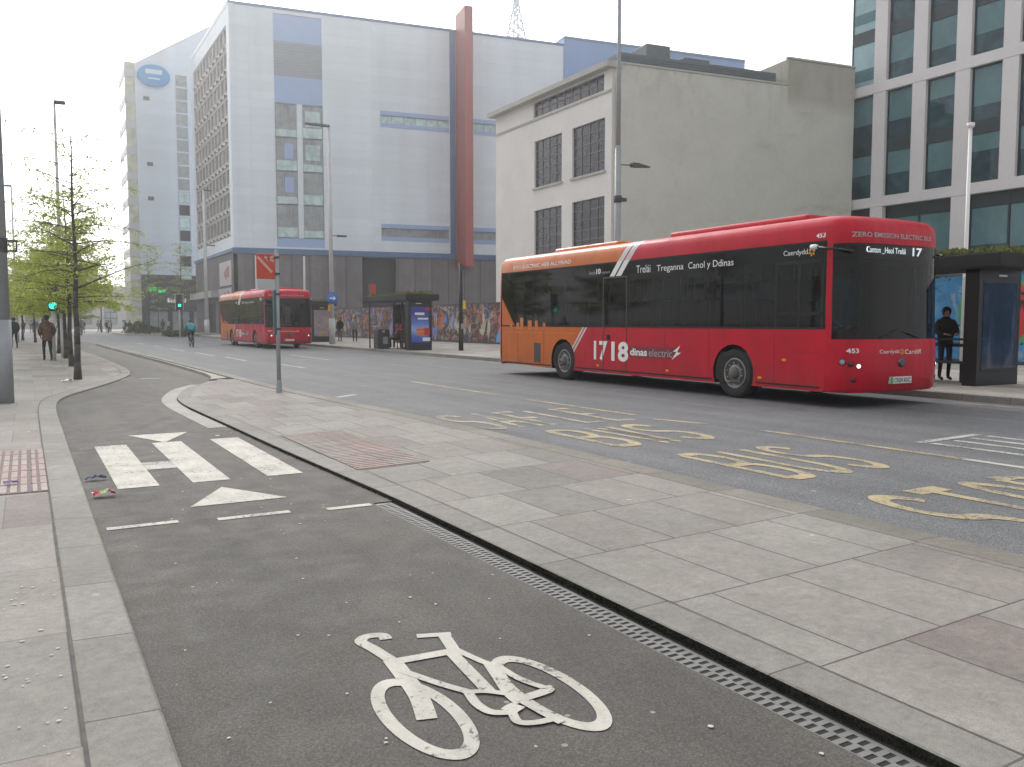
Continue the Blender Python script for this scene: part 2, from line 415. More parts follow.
# ------------------------------------------------------------------ painted markings
Z = .004
def rect(mb, x0, y0, x1, y1, z=Z): mb.quad((x0, y0, z), (x1, y0, z), (x1, y1, z), (x0, y1, z))
def marking(name, mb, mat): return struct(name, mb, mat)
for k, (x0, x1) in enumerate(((.67, 1.02), (1.31, 1.65), (2.0, 2.35))):
    mb = MB(); rect(mb, x0, 8.3, x1, 11.3); marking('crossing_stripe', mb, M['white_paint'])
mb = MB(); mb.quad((1.022, 9.25, Z), (1.308, 9.25, Z), (1.308, 9.75, Z), (1.022, 9.75, Z)); marking('worn_stripe', mb, M['worn_white'])
mb = MB(); mb.ngon([(1.13, 12.2, Z), (1.46, 11.28, Z), (1.87, 12.2, Z)]); marking('triangle_marking', mb, M['white_paint'])
mb = MB(); mb.ngon([(1.11, 7.2, Z), (1.9, 7.2, Z), (1.5, 7.95, Z)]); marking('triangle_marking', mb, M['white_paint'])
for x0, x1, y in ((.46, .95, 6.68), (1.22, 1.77, 6.6), (2.05, 2.42, 6.53)):
    mb = MB(); rect(mb, x0, y, x1, y + .09); marking('give_way_dash', mb, M['white_paint'])
for x0, x1, y in ((1.7, 2.2, 24.2), (2.6, 3.1, 24.3)):
    mb = MB(); rect(mb, x0, y, x1, y + .15); marking('give_way_dash', mb, M['worn_white'])
# dashed lines in the road
for y0, y1, x in ((39.3, 44, 7.25), (33.8, 37.6, 7.4), (27.4, 30.6, 7.9), (33, 38.8, 10.45), (46.5, 51, 7.1), (54, 58, 7.0), (62, 66, 6.9)):
    mb = MB(); rect(mb, x - .06, y0, x + .06, y1, 0); marking('lane_dash', mb, M['worn_white'])
for (x0, y0, x1, y1) in ((8.44, 19.9, 8.42, 15.3), (8.42, 14.1, 8.52, 10.9), (8.42, 10.3, 8.7, 9.4), (8.84, 8.5, 8.9, 5.6)):
    mb = MB(); ribbon(mb, [(x0, y0), ((x0 + x1) / 2, (y0 + y1) / 2), (x1, y1)], .11, 0); marking('bus_cage_line', mb, M['yellow_paint'])
mb = MB(); ribbon(mb, [(8.9, 5.58), (8.92, 4), (8.95, 2)], .11, 0); marking('bus_cage_line', mb, M['white_paint'])
mb = MB(); ribbon(mb, [(5.36, 16.4), (5.9, 16.9)], .14, 0); marking('lane_dash', mb, M['worn_white'])
for x in (9.72, 10.2, 10.6, 10.98):
    mb = MB(); ribbon(mb, [(x, 6.5 + (x - 9.7) * .05), (x + .12, 3)], .12, 0); marking('hatch_line', mb, M['worn_white'])
mb = MB(); ribbon(mb, [(9.62, 6.62), (11.05, 6.72)], .12, .0005); marking('hatch_line', mb, M['worn_white'])
for y0, y1 in ((1, 6.5), (7.2, 9.8)):
    mb = MB(); ribbon(mb, [(15.05, y0), (15.05, y1)], .12, 0); marking('kerb_line', mb, M['worn_yellow'])
mb = MB(); ribbon(mb, [(15.15, 23.5), (15.1, 45)], .1, 0); marking('kerb_line', mb, M['worn_yellow'])
mb = MB(); ribbon(mb, [(3.2, 57), (12, 59)], .3, .008); marking('stop_line', mb, M['worn_white'])

# fallen blossom petals and gum flecks scattered over the track
rnd = random.Random(31); mb = MB()
for k in range(120):
    y = .9 + 13 * rnd.random() ** 1.3; x = rnd.uniform(.45, 2.4); s = rnd.uniform(.004, .011); a = rnd.uniform(0, 3.14)
    mb.ngon([(x + s * rnd.uniform(.6, 1.3) * math.cos(a + q * 1.05), y + s * rnd.uniform(.6, 1.3) * math.sin(a + q * 1.05), .0052 + .0003 * (q % 2)) for q in range(6)])
for k in range(80):
    y = rnd.gauss(3.9, .5) if k % 2 else rnd.gauss(5.3, .3); x = rnd.uniform(-.6, .1); s = rnd.uniform(.004, .011); a = rnd.uniform(0, 3.14)
    mb.ngon([(x + s * rnd.uniform(.6, 1.3) * math.cos(a + q * 1.05), y + s * rnd.uniform(.6, 1.3) * math.sin(a + q * 1.05), .0432 + .0003 * (q % 2)) for q in range(6)])
M['petal'] = simple('fallen_petal', (.48, .465, .43), .8, .2, 40)
tag(mb.build('petals', M['petal'], recalc=False), kind='stuff')
# lettering on the road: letters drawn as strokes, stretched along the street
def arc(cx, cy, rx, ry, a0, a1, n=14):
    return [(cx + rx * math.cos(R(a0 + (a1 - a0) * i / n)), cy + ry * math.sin(R(a0 + (a1 - a0) * i / n))) for i in range(n + 1)]
GL = {
 'B': [[(.0, .0), (0, 1)], [(0, 1)] + arc(.5, .76, .4, .24, 90, -90) + [(0, .52)], [(0, .52)] + arc(.55, .26, .43, .26, 90, -90) + [(0, 0)]],
 'U': [[(0, 1), (0, .3)] + arc(.48, .3, .48, .3, 180, 360) + [(.96, 1)]],
 'S': [arc(.48, .76, .48, .24, 20, 180, 12) + arc(.48, .74, .48, .22, 180, 270, 6) + arc(.48, .27, .48, .25, 90, 0, 6) + arc(.48, .25, .48, .25, 0, -160, 12)],
 'T': [[(-.05, 1), (1.0, 1)], [(.48, 1), (.48, 0)]],
 'O': [arc(.48, .5, .48, .5, 90, 450, 26)],
 'P': [[(0, 0), (0, 1)], [(0, 1)] + arc(.45, .74, .5, .26, 90, -90) + [(0, .48)]],
 'A': [[(0, 0), (.48, 1), (.96, 0)], [(.2, .36), (.76, .36)]],
 'F': [[(0, 0), (0, 1), (.9, 1)], [(0, .52), (.7, .52)]],
 'L': [[(0, 1), (0, 0), (.9, 0)]],
 'E': [[(.9, 1), (0, 1), (0, 0), (.9, 0)], [(0, .52), (.75, .52)]],
 'W': [[(0, 1), (.26, 0), (.5, .9), (.74, 0), (1.0, 1)]],
}
def letter(mb, strokes, x, y, w, h, sw):
    """each stroke is stroked with a round brush that the stretch turns into an ellipse"""
    asp = 1.75
    k = 0
    for s in strokes:
        # work in a space where the brush is round: X in metres, Y divided by asp
        P = [(px * w, py * h / asp) for px, py in s]
        Q = []
        for a, b in zip(P, P[1:]):
            Q.append(a); Q.append(((a[0] + b[0]) / 2, (a[1] + b[1]) / 2))
        Q.append(P[-1])
        zz = .0003 * k; k += 1
        ribbon(mb, Q if len(s) > 6 else P, sw, 0, 0, lambda u, v, zz=zz: (x + u, y + v * asp, zz))
        if len(s) <= 6:
            for p in P[1:-1]:
                mb.ngon([(x + p[0] + sw / 2 * math.cos(t * .7854), y + (p[1] + sw / 2 * math.sin(t * .7854)) * asp, zz + .00015) for t in range(8)])
def word(txt, x0, x1, y0, y1, mat, sw=.115):
    n = len(txt); pitch = (x1 - x0 + .13) / n
    mb = MB()
    for i, c in enumerate(txt): letter(mb, GL[c], x0 + i * pitch + .04, y0, pitch - .2, y1 - y0, sw)
    marking('road_lettering', mb, mat)
word('STOP', 6.08, 8.45, 2.95, 4.68, M['yellow_paint'], .115)
word('BUS', 6.32, 7.88, 5.7, 7.3, M['yellow_paint'], .105)
word('BWS', 6.15, 7.85, 8.25, 9.85, M['yellow_paint'], .12)
word('SAFLE', 5.55, 8.2, 10.45, 12.3, M['worn_yellow'], .12)

# bicycle symbol: drawn with its top towards the median, wheels up and down the track
def bike_mark():
    mb = MB(); k = [0]
    def S(pts, w): ribbon(mb, pts, w, Z + .0002 * k[0]); k[0] += 1
    S(arc(BF[0], BF[1], WR[0], WR[1], 0, 360, 40), .062)
    S(arc(BR[0], BR[1], WR[0], WR[1], 0, 360, 40), .062)
    return mb, S
def ring(mb, c, ro, ri, z, n=48):
    for i in range(n):
        a, b = 2 * math.pi * i / n, 2 * math.pi * (i + 1) / n
        mb.quad((c[0] + ri[0] * math.cos(a), c[1] + ri[1] * math.sin(a), z), (c[0] + ro[0] * math.cos(a), c[1] + ro[1] * math.sin(a), z),
                (c[0] + ro[0] * math.cos(b), c[1] + ro[1] * math.sin(b), z), (c[0] + ri[0] * math.cos(b), c[1] + ri[1] * math.sin(b), z))
mb = MB()
ring(mb, (1.262, 2.9), (.154, .372), (.098, .298), Z); ring(mb, (1.795, 2.855), (.152, .397), (.1, .322), Z)
kk = [1]
def S(pts, w, smooth=True):
    ribbon(mb, catmull(pts, 5) if smooth and len(pts) > 2 else pts, w * 1.18, Z + .00025 * kk[0]); kk[0] += 1
S([(1.43, 3.7), (1.43, 3.76), (1.36, 3.78), (1.315, 3.73), (1.335, 3.62), (1.36, 3.44)], .05)
S([(1.36, 3.46), (1.34, 3.25), (1.315, 3.05), (1.265, 2.86)], .068)
S([(1.57, 3.665), (1.64, 3.64), (1.725, 3.61)], .042)
S([(1.69, 3.62), (1.655, 3.45), (1.63, 3.35)], .05, False)
S([(1.66, 3.42), (1.7, 3.24), (1.73, 3.18)], .032)
S([(1.375, 3.43), (1.65, 3.41)], .055, False)
S([(1.35, 3.33), (1.44, 3.12), (1.52, 2.97)], .034)
S([(1.625, 3.4), (1.6, 3.15), (1.58, 2.95)], .05)
S([(1.72, 3.2), (1.685, 3.05), (1.65, 2.9), (1.645, 2.8)], .055)
S([(1.735, 3.18), (1.75, 3.0), (1.8, 2.86)], .03)
S([(1.8, 2.88), (1.79, 2.845), (1.66, 2.83)], .045)
S([(1.505, 3.0), (1.485, 2.88), (1.5, 2.79), (1.56, 2.75)], .035)
S([(1.5, 2.99), (1.57, 2.96), (1.63, 2.9)], .03)
S([(1.56, 2.76), (1.62, 2.79)], .06, False)
S([(1.58, 2.77), (1.55, 2.67), (1.6, 2.63), (1.68, 2.62)], .032)
S([(1.65, 2.84), (1.67, 2.7), (1.69, 2.58)], .035)
marking('bicycle_marking', mb, M['white_paint'])
# ------------------------------------------------------------------ the buses
def text(txt, org, xa, ya, w, h, mat, parent, name='lettering', bold=0, ex=.0015, shear=0):
    """flat raised lettering fitted to w x h with its lower left corner at org"""
    cu = bpy.data.curves.new('t', 'FONT'); cu.body = txt; cu.offset = bold; cu.shear = shear; cu.resolution_u = 3
    o = bpy.data.objects.new('t', cu); COL.objects.link(o)
    dg = bpy.context.evaluated_depsgraph_get(); dg.update()
    me = bpy.data.meshes.new_from_object(o.evaluated_get(dg)); bpy.data.objects.remove(o); bpy.data.curves.remove(cu)
    xs = [v.co.x for v in me.vertices]; ys = [v.co.y for v in me.vertices]
    x0, x1, y0, y1 = min(xs), max(xs), min(ys), max(ys)
    xa = Vector(xa).normalized(); ya = Vector(ya).normalized(); O = Vector(org)
    for v in me.vertices: v.co = O + xa * ((v.co.x - x0) / (x1 - x0) * w) + ya * ((v.co.y - y0) / (y1 - y0) * h)
    me.name = name; me.materials.clear(); me.materials.append(mat)
    ob = bpy.data.objects.new(name, me); COL.objects.link(ob); ob.parent = parent
    return ob

def livery():
    """red front, orange rear, divided by a slanting pair of white stripes"""
    t = NT('bus_livery'); x, y, z = t.sep(t.tc.outputs['Object'])
    tt = t.math('SUBTRACT', y, t.math('ADD', t.math('MULTIPLY', t.math('SUBTRACT', 2.53, z), .92), 7.0))
    tt = t.math('ADD', tt, 0)
    n = t.noise(t.map(), 2.5, 4); dirt = t.noise(t.map((1, .5, 1)), 3.5, 5, .65)
    red = t.ramp(n, [(.3, (.47, .004, .02)), (.7, (.53, .006, .026))]); org = t.ramp(n, [(.3, (.55, .125, .014)), (.7, (.6, .14, .018))])
    c = t.mix(t.math('GREATER_THAN', tt, 0), red, org)
    def band(a, b): return t.math('MULTIPLY', t.math('GREATER_THAN', tt, a), t.math('LESS_THAN', tt, b))
    hi = t.math('GREATER_THAN', z, 2); lowm = t.math('SUBTRACT', 1, hi)
    w = t.math('ADD', t.math('MULTIPLY', hi, t.math('ADD', band(-.47, -.27), band(-.21, -.02))), t.math('MULTIPLY', lowm, t.math('ADD', band(-.2, -.12), band(-.07, .0))))
    side = t.math('LESS_THAN', x, .5)
    w2 = t.math('MULTIPLY', w, t.math('GREATER_THAN', y, 1.5))
    c = t.mix(w2, c, (.62, .62, .63))
    # road dirt thrown up along the skirt
    low = t.math('SUBTRACT', 1, t.math('MULTIPLY', t.math('SUBTRACT', z, .25), 1.6, ), True)
    d = t.math('MULTIPLY', t.math('MULTIPLY', low, t.ramp(dirt, [(.35, 0), (.75, 1)])), .5, True)
    c = t.mix(d, c, (.09, .07, .06))
    g = t.noise(t.map((1, .35, .12)), 5, 5, .65)
    c = t.mix(1, c, t.ramp(g, [(.3, .84), (.65, 1.05)]), 'MULTIPLY')
    t.base(c); t.set(rough=t.ramp(g, [(.3, .5), (.7, .3)]), coat=.06, coatr=.08, spec=.25)
    t.bump(t.noise(t.map(), 1.6, 2), .08, .02); return t.m
M['livery'] = livery()
M['seat'] = simple('seat_fabric', (.1, .03, .05), .9, .2, 6)
M['interior'] = simple('grey_interior', (.04, .04, .043), .7, .2, 4)
M['led'] = emis('led_white', (.9, .95, 1), 2.2)
M['lamp_lit'] = emis('headlamp_lit', (1, .97, .9), 1.6)
M['lamp_off'] = simple('lamp_lens', (.32, .32, .34), .15, .2, 9)
M['lamp_dark'] = simple('lamp_housing', (.06, .02, .025), .25, .3, 9)
M['outline'] = simple('maroon_vinyl', (.2, .012, .03), .4, .06, 4)
M['gold'] = simple('gold_vinyl', (.75, .36, .03), .45, .08, 4)
M['skyline'] = simple('yellow_vinyl', (.58, .16, .016), .45, .25, 3)
M['plate'] = simple('plate_white', (.62, .62, .6), .4, .05, 4)
M['green'] = simple('plate_green', (.05, .3, .1), .4, .05, 4)
M['grey_vinyl'] = simple('grey_vinyl', (.35, .35, .36), .5, .05, 4)
M['chrome'] = simple('emblem_metal', (.09, .1, .12), .25, .2, 9, metal=.8)

W, LEN = 2.65, 12.5
def outline(z, f, s, b, nf=22):
    """plan of the bus at one height, starting at the rear end of the left side; returns (v, u)"""
    us = max(.6, f + .45); D = us - (f - .02)
    pts = []
    hw = W / 2 - s
    for i in range(nf + 1):                       # front, left corner to right corner
        t = math.pi * i / nf
        cw, sw = math.cos(t), math.sin(t)
        w = -math.copysign(abs(cw) ** (2 / 3.8), cw); q = abs(sw) ** (2 / 2.6)
        pts.append((W / 2 + w * hw, us - D * q))
    ue = LEN - b; rr = .2
    for i in range(6):
        a = R(90 * i / 5); pts.append((W / 2 + hw - rr + rr * math.cos(a), ue - rr + rr * math.sin(a)))
    for i in range(6):
        a = R(90 + 90 * i / 5); pts.append((W / 2 - hw + rr + rr * math.cos(a), ue - rr + rr * math.sin(a)))
    return pts
NF = 22
LEV = [(.27, .09, .02, .06), (.33, .04, 0, .03), (.62, .0, 0, .0), (1.0, .01, 0, 0), (1.2, .035, 0, 0), (1.38, .045, 0, 0), (1.9, .065, 0, .01), (2.5, .09, 0, .03), (2.85, .1, .0, .05), (2.92, .095, .0, .06),
       (3.02, .1, .002, .07), (3.14, .12, .008, .09), (3.24, .17, .03, .13), (3.31, .27, .085, .2), (3.35, .44, .19, .33), (3.37, .8, .42, .6)]
def front_u(v, z):
    """how far back the front skin lies at height z"""
    for a, b in zip(LEV, LEV[1:]):
        if a[0] <= z <= b[0]: break
    t = (z - a[0]) / (b[0] - a[0]); f = a[1] + (b[1] - a[1]) * t; s = a[2] + (b[2] - a[2]) * t
    us = max(.6, f + .45); w = min(1, abs(v - W / 2) / (W / 2 - s)); return us - (us - (f - .02)) * (1 - w ** 3.8) ** (1 / 2.6)
def wrap(o, d):
    """lay a flat piece on the curved front, d in front of the paint"""
    y1 = max(v.co.y for v in o.data.vertices)
    for v in o.data.vertices: v.co.y = front_u(v.co.x, v.co.z) - d + (v.co.y - y1)
    return o
UF, UR, AR = 2.82, 8.97, .56
def side_panel(v, lo=.27, hi=1.38):
    pts = [(.6, lo)]
    for c in (UF, UR):
        a0 = math.asin((lo - .5) / AR)
        for i in range(15):
            a = math.pi - a0 + (a0 * 2 - math.pi) * i / 14
            pts.append((c + AR * math.cos(a), .5 + AR * math.sin(a)))
    pts += [(12.23, lo + .06), (12.25, hi), (.6, hi)]
    return [(v, u, z) for u, z in pts]

def wheel_meshes():
    t = MB()   # tyre, axle along x, outer face at x = 0
    t.lathe([(.3, .3), (.3, .44), (.26, .482), (.22, .488), (.06, .488), (.02, .475), (0, .43), (.005, .36), (.02, .3)], 'x', n=40)
    r = MB()
    r.lathe([(.02, .3), (.012, .285), (.03, .27), (.05, .26), (.06, .235), (.05, .2), (.03, .17), (.03, .12)], 'x', n=36)
    r.lathe([(.3, .27), (.12, .26), (.06, .235)], 'x', n=36)
    for i in range(10):
        a = 2 * math.pi * i / 10; r.tube((.045, .205 * math.cos(a), .205 * math.sin(a)), (.005, .205 * math.cos(a), .205 * math.sin(a)), .017, .014, 6)
    h = MB(); h.lathe([(.03, .125), (-.02, .115), (-.045, .09), (-.05, .0)], 'x', n=20)
    h2 = MB(); h2.lathe([(.14, .26), (.13, .2), (.07, .13), (.03, .12), (.03, .0)], 'x', n=24)
    return t, r, h
M['pink_stand_in'] = simple('pinkish_panel', (.62, .38, .36), .6, .2, 4)
def make_bus():
    bus = empty('city_bus', (12.15, 9.62, 0), 0, 'red and orange single-deck electric bus nearest the camera, showing route 17 over its windscreen', 'bus', 'red and orange buses in the road')
    body = MB(); glass_f = MB(); glass_s = MB()
    rows = [[(v, u, z) for v, u in outline(z, f, s, b)] for z, f, s, b in LEV]
    n = len(rows[0])
    def zone(k, j):
        """which part owns the face above level k, after outline point j"""
        z = LEV[k][0]
        if j == n - 1 or j == NF:                 # the two long sides
            if z < 1.37: return None
            return 'side' if z < 2.9 else 'body'
        if 1 <= j < NF - 1 and 1.19 < z < 2.84: return 'front'
        if NF < j < n - 1:
            if 1.37 < z < 2.4 and NF + 6 <= j <= NF + 6: return 'rear'
        return 'body'
    for k in range(len(rows) - 1):
        for j in range(n):
            q = [rows[k][j], rows[k][(j + 1) % n], rows[k + 1][(j + 1) % n], rows[k + 1][j]]
            zn = zone(k, j)
            if zn == 'front': glass_f.add(q, [(0, 1, 2, 3)], 0, True)
            elif zn == 'side': glass_s.add(q, [(0, 1, 2, 3)], 0, False)
            elif zn: body.add(q, [(0, 1, 2, 3)], 0, k > 7 or j not in (NF, n - 1))
    body.add(rows[-1], [tuple(range(n))])
    for v in (0, W): body.ngon(side_panel(v))
    for v, d in ((0, 1), (W, -1)):                # lips of the wheel arches
        for c in (UF, UR):
            for i in range(14):
                a, b = R(-24 + 228 * i / 14), R(-24 + 228 * (i + 1) / 14)
                for r0, r1, x0, x1 in ((AR, AR, v, v + .3 * d),):
                    body.quad((x0, c + r0 * math.cos(a), .5 + r0 * math.sin(a)), (x0, c + r0 * math.cos(b), .5 + r0 * math.sin(b)),
                              (x1, c + r1 * math.cos(b), .5 + r1 * math.sin(b)), (x1, c + r1 * math.cos(a), .5 + r1 * math.sin(a)), 1)
    body.quad((.02, .2, .3), (W - .02, .2, .3), (W - .02, 12.1, .3), (.02, 12.1, .3), 1)
    bo = body.build('body', [M['livery'], M['blackmatt']], bus)
    glass_f.build('windscreen', M['wind_glass'], bus); glass_s.build('side_glass', M['bus_glass'], bus)
    # arch linings
    ar = MB()
    for v, d in ((.3, 1), (W - .3, -1)):
        for c in (UF, UR):
            ar.ngon([(v, c + (AR + .01) * math.cos(R(a)), .5 + (AR + .01) * math.sin(R(a))) for a in range(-30, 211, 15)])
    split_build(ar, 'arch_lining', M['blackmatt'], bus)
    # cabin: floor, ceiling, seats, poles, driver screen
    cab = MB(); cab.box(.06, .7, .34, W - .06, 11.8, .9); cab.box(.1, .6, 2.84, W - .1, 11.9, 2.9); cab.box(.1, 11.1, .9, W - .1, 11.14, 2.84)
    cab.box(.3, .2, .9, W - .3, .75, 1.2, 1); cab.box(.06, 1.75, .9, 1.2, 1.8, 2.3, 1); cab.box(.5, .35, 2.5, W - .5, .42, 2.84, 1)
    for v in (.06, W - .09):                        # pillars behind the glass
        for u in (.75, 1.75, 3.4, 5.0, 6.28, 7.24, 8.9, 10.5, 11.6): cab.box(v, u, 1.38, v + .03, u + .09, 2.9, 1)
        cab.box(v, .75, 2.62, v + .02, 11.9, 2.9, 1)
    cab.build('cabin', [M['interior'], M['blackmatt']], bus)
    for u in [3.3, 4.1, 4.9, 5.7, 7.6, 8.4, 9.2, 10.0, 10.7]:
        for v in (.14, .6, 1.5, 1.96):
            if v > 1.2 and 5 < u < 7: continue
            seat = MB(); seat.box(v, u, 1.25, v + .42, u + .42, 1.36); seat.box(v, u + .38, 1.3, v + .42, u + .47, 2.0); seat.box(v + .17, u + .15, .88, v + .25, u + .3, 1.26); seat.build('seat', M['seat'], bus, .04)
    s = MB()
    for u in (2.2, 3.6, 5.3, 7.2, 8.8):
        for v in (.98, 1.5): s.tube((v, u, .9), (v, u, 2.85), .017, n=6)
    split_build(s, 'grab_pole', M['gold'], bus)
    for v0, v1 in ((.95, 1.22), (1.7, 2.05)):
        d = MB(); d.box(v0, 2.5, 1.45, v1, 2.53, 2.4); d.build('view_stand_in_panel', M['pink_stand_in'], bus)  # added panels stand in for pinkish views through the windscreen
    d = MB(); d.box(.35, 1.5, 1.0, .85, 1.6, 1.9); d.box(.35, 1.05, 1.0, .85, 1.55, 1.15); d.build('driver_seat', M['blackmatt'], bus, .04)
    # black frames of the opening driver window and rubber round the panes
    f = MB()
    for u in (.64, 1.16, 1.7): f.box(-.006, u, 1.4, .01, u + .07, 2.6)
    f.box(-.006, .6, 1.62, .01, 1.75, 1.68); f.box(-.006, .6, 2.54, .01, 1.75, 2.6)
    f.box(-.006, .6, 1.37, .01, 12.22, 1.41); f.box(-.006, .6, 2.885, .01, 12.22, 2.92)
    f.box(W - .01, .6, 1.37, W + .006, 12.0, 1.41); f.box(W - .01, .6, 2.885, W + .006, 12.0, 2.92)
    f.build('window_rubber', M['blackmatt'], bus)
    # emergency door: outline strips
    f = MB()
    for u in (6.26, 7.18): f.box(-.008, u, .3, .01, u + .025, 2.54)
    f.box(-.008, 6.26, 2.54, .01, 7.205, 2.57)
    dr = f.build('emergency_door', M['metal_dark'], bus)
    h = MB(); h.box(-.02, 6.92, 1.08, .01, 7.04, 1.2); h.build('handle', M['blackmatt'], dr, .01)
    s = MB()
    for u in (.9, 1.75, 3.5, 4.9, 7.6, 9.9, 11.3):
        if u not in (.9,): s.box(-.003, u, .3, .002, u + .012, 1.37)
    s.box(-.003, .64, .95, .002, 1.75, .957)
    split_build(s, 'panel_gap', M['outline'], bus)
    s = MB(); s.box(-.012, .7, .33, .002, 2.2, .36); s.box(-.012, 3.4, .33, .002, 8.38, .36); s.box(-.012, 9.55, .33, .002, 12.1, .36); split_build(s, 'rubbing_strip', M['blackmatt'], bus)
    g = MB(); g.box(-.004, 10.08, .4, .01, 10.42, .93)
    for k in range(9): g.box(-.01, 10.1, .43 + k * .055, .0, 10.4, .445 + k * .055)
    g.build('vent_grille', M['metal_dark'], bus)
    # kerb-side doors
    f = MB(); f.box(W - .02, .75, .36, W + .012, 1.95, 2.7); f.box(W + .01, 1.33, .36, W + .02, 1.37, 2.7, 0); f.build('passenger_door', M['black'], bus)
    f = MB()
    for y0, y1, x0, x1, z in ((7.3, 10.2, .5, 2.05, 3.49), (1.35, 5.2, .34, 2.25, 3.48)):
        f.box(x0, y0, 3.28, x1, y1, z)
    split_build(f, 'roof_pod', M['livery'], bus, bevel=.07, seg=3)
    # wheels
    tw, rw, hw = wheel_meshes(); first = None
    for u in (UF, UR):
        for v, flip in ((.03, 0), (W - .03, 1)):
            if first is None:
                ty = tw.build('wheel', M['rubber'], bus); rm = rw.build('rim', M['rim'], ty); hb = hw.build('hub', M['hub'], ty); first = ty
            else: ty = copy_tree(first, bus)
            ty.location = (v, u, .488); ty.rotation_euler = (0.3 * u, 0, math.pi if flip else 0)
    # lamps
    for v, mir in ((.0, 1), (W, -1)):
        for dv, z, r, m, nm in ((.07, .81, .05, 'lamp_off', 'headlight'), (.16, .775, .042, 'lamp_dark', 'headlight'), (.27, .74, .042, 'lamp_lit', 'headlight'), (.2, .5, .038, 'lamp_dark', 'fog_lamp')):
            vv = v + dv * mir; uu = front_u(vv, z); sl = (front_u(vv + .02, z) - front_u(vv - .02, z)) / .04
            m2 = MB(); m2.lathe([(.04, r * 1.25), (-.006, r * 1.25), (-.012, r * 1.05)], 'y', (0, 0, 0), 14); L = m2.build(nm, M['lamp_dark'], bus)
            L.location = (vv, uu, z); L.rotation_euler = (0, 0, math.atan(sl))
            m3 = MB(); m3.lathe([(-.006, r * .9), (-.014, r * .5), (-.016, 0)], 'y', (0, 0, 0), 14); m3.build('lens', M[m], L)
    c = W / 2 - .08
    e = MB(); e.lathe([(.05, .085), (-.025, .085), (-.033, .07), (-.033, .045), (-.027, .0)], 'y', (c, 0, .79), 20); e.box(c - .08, -.037, .78, c + .08, -.0, .8)
    eo = e.build('emblem', M['chrome'], bus); eo.location = (0, front_u(c, .79), 0)
    p = MB(); p.box(.95, -.04, .42, 1.52, .03, .54); pl = p.build('number_plate', M['plate'], bus, .004); pl.location = (0, front_u(1.0, .48), 0)
    p = MB(); p.box(.948, -.044, .422, 1.01, -.039, .538); p.build('plate_band', M['green'], pl)
    text('CN24 AXC', (1.04, -.043, .44), (1, 0, 0), (0, 0, 1), .45, .082, M['black'], pl, bold=.01)
    b = MB()
    for i in range(20): x = .12 + (W - .24) * i / 20; b.quad((x, 0, .9), (x + (W - .24) / 20, 0, .9), (x + (W - .24) / 20, 0, .908), (x, 0, .908))
    wrap(b.build('panel_gap', M['outline'], bus), .004)
    # destination display
    db = MB(); db.box(.4, .13, 2.58, W - .4, .3, 2.84); dd = db.build('destination_display', M['black'], bus)
    text('Canton _Heol Trelái', (.42, .125, 2.68), (1, 0, 0), (0, 0, 1), 1.05, .12, M['led'], dd, bold=.012)
    text('17', (1.66, .125, 2.67), (1, 0, 0), (0, 0, 1), .27, .15, M['led'], dd, bold=.03)
    # wipers
    for x0, x1, z1 in ((.7, 1.15, 1.36), (1.75, 1.35, 1.32)):
        w_ = MB(); w_.tube((x0, front_u(x0, 1.24) - .02, 1.22), (x1, front_u(x1, 1.3) - .02, z1), .012, n=5); w_.build('wiper', M['black'], bus)
    # camera arms in place of mirrors
    for v, d in ((0, -1), (W, 1)):
        a = MB(); a.path([(v + .1 * -d, .12, 2.7), (v + .08 * d, .3, 2.74), (v + .12 * d, .72, 2.8)], .022, 8); am = a.build('mirror_arm', M['black'], bus)
        a = MB(); a.lathe([(.7, .0), (.71, .035), (.76, .048), (.84, .045), (.86, .0)], 'y', (v + .12 * d, 0, 2.81), 12); a.build('camera_head', M['white'], am)
    # writing on the left side
    LX, Zu = (0, -1, 0), (0, 0, 1)
    text('BWS ELECTRIC HEB ALLYRIAD', (-.004, 11.56, 2.99), LX, (.05, 0, 1), 2.95, .1, M['white'], bus, bold=.015)
    text('Trelái', (-.003, 5.92, 2.61), LX, Zu, .5, .17, M['white'], bus)
    text('Treganna', (-.003, 5.2, 2.57), LX, Zu, .88, .18, M['white'], bus)
    text('Canol y Ddinas', (-.003, 4.17, 2.57), LX, Zu, 1.32, .18, M['white'], bus)
    text('bob', (-.003, 7.78, 2.66), LX, Zu, .26, .09, M['grey_vinyl'], bus)
    text('10', (-.003, 7.49, 2.66), LX, Zu, .18, .13, M['white'], bus, bold=.03)
    text('munud', (-.003, 7.27, 2.66), LX, Zu, .32, .07, M['grey_vinyl'], bus)
    text('17', (-.006, 7.57, .57), LX, Zu, .56, .47, M['white'], bus, bold=.03)
    text('18', (-.012, 6.84, .57), LX, Zu, .66, .47, M['white'], bus, bold=.035)
    b = MB(); b.quad((-.003, 6.15, .69), (-.003, 4.55, .69), (-.003, 4.45, .95), (-.003, 6.15, .95)); b.build('logo_band', M['outline'], bus)
    text('dinas', (-.006, 6.12, .73), LX, Zu, .62, .17, M['white'], bus, bold=.03)
    text('electric', (-.006, 5.44, .73), LX, Zu, .8, .17, M['grey_vinyl'], bus)
    b = MB(); b.ngon([(-.007, 4.38, 1.0), (-.007, 4.62, .86), (-.007, 4.5, .86), (-.007, 4.66, .68), (-.007, 4.36, .84), (-.007, 4.48, .85)]); b.build('lightning_mark', M['white'], bus)
    text('Caerdydd', (-.003, 1.58, 2.68), LX, Zu, .56, .12, M['white'], bus)
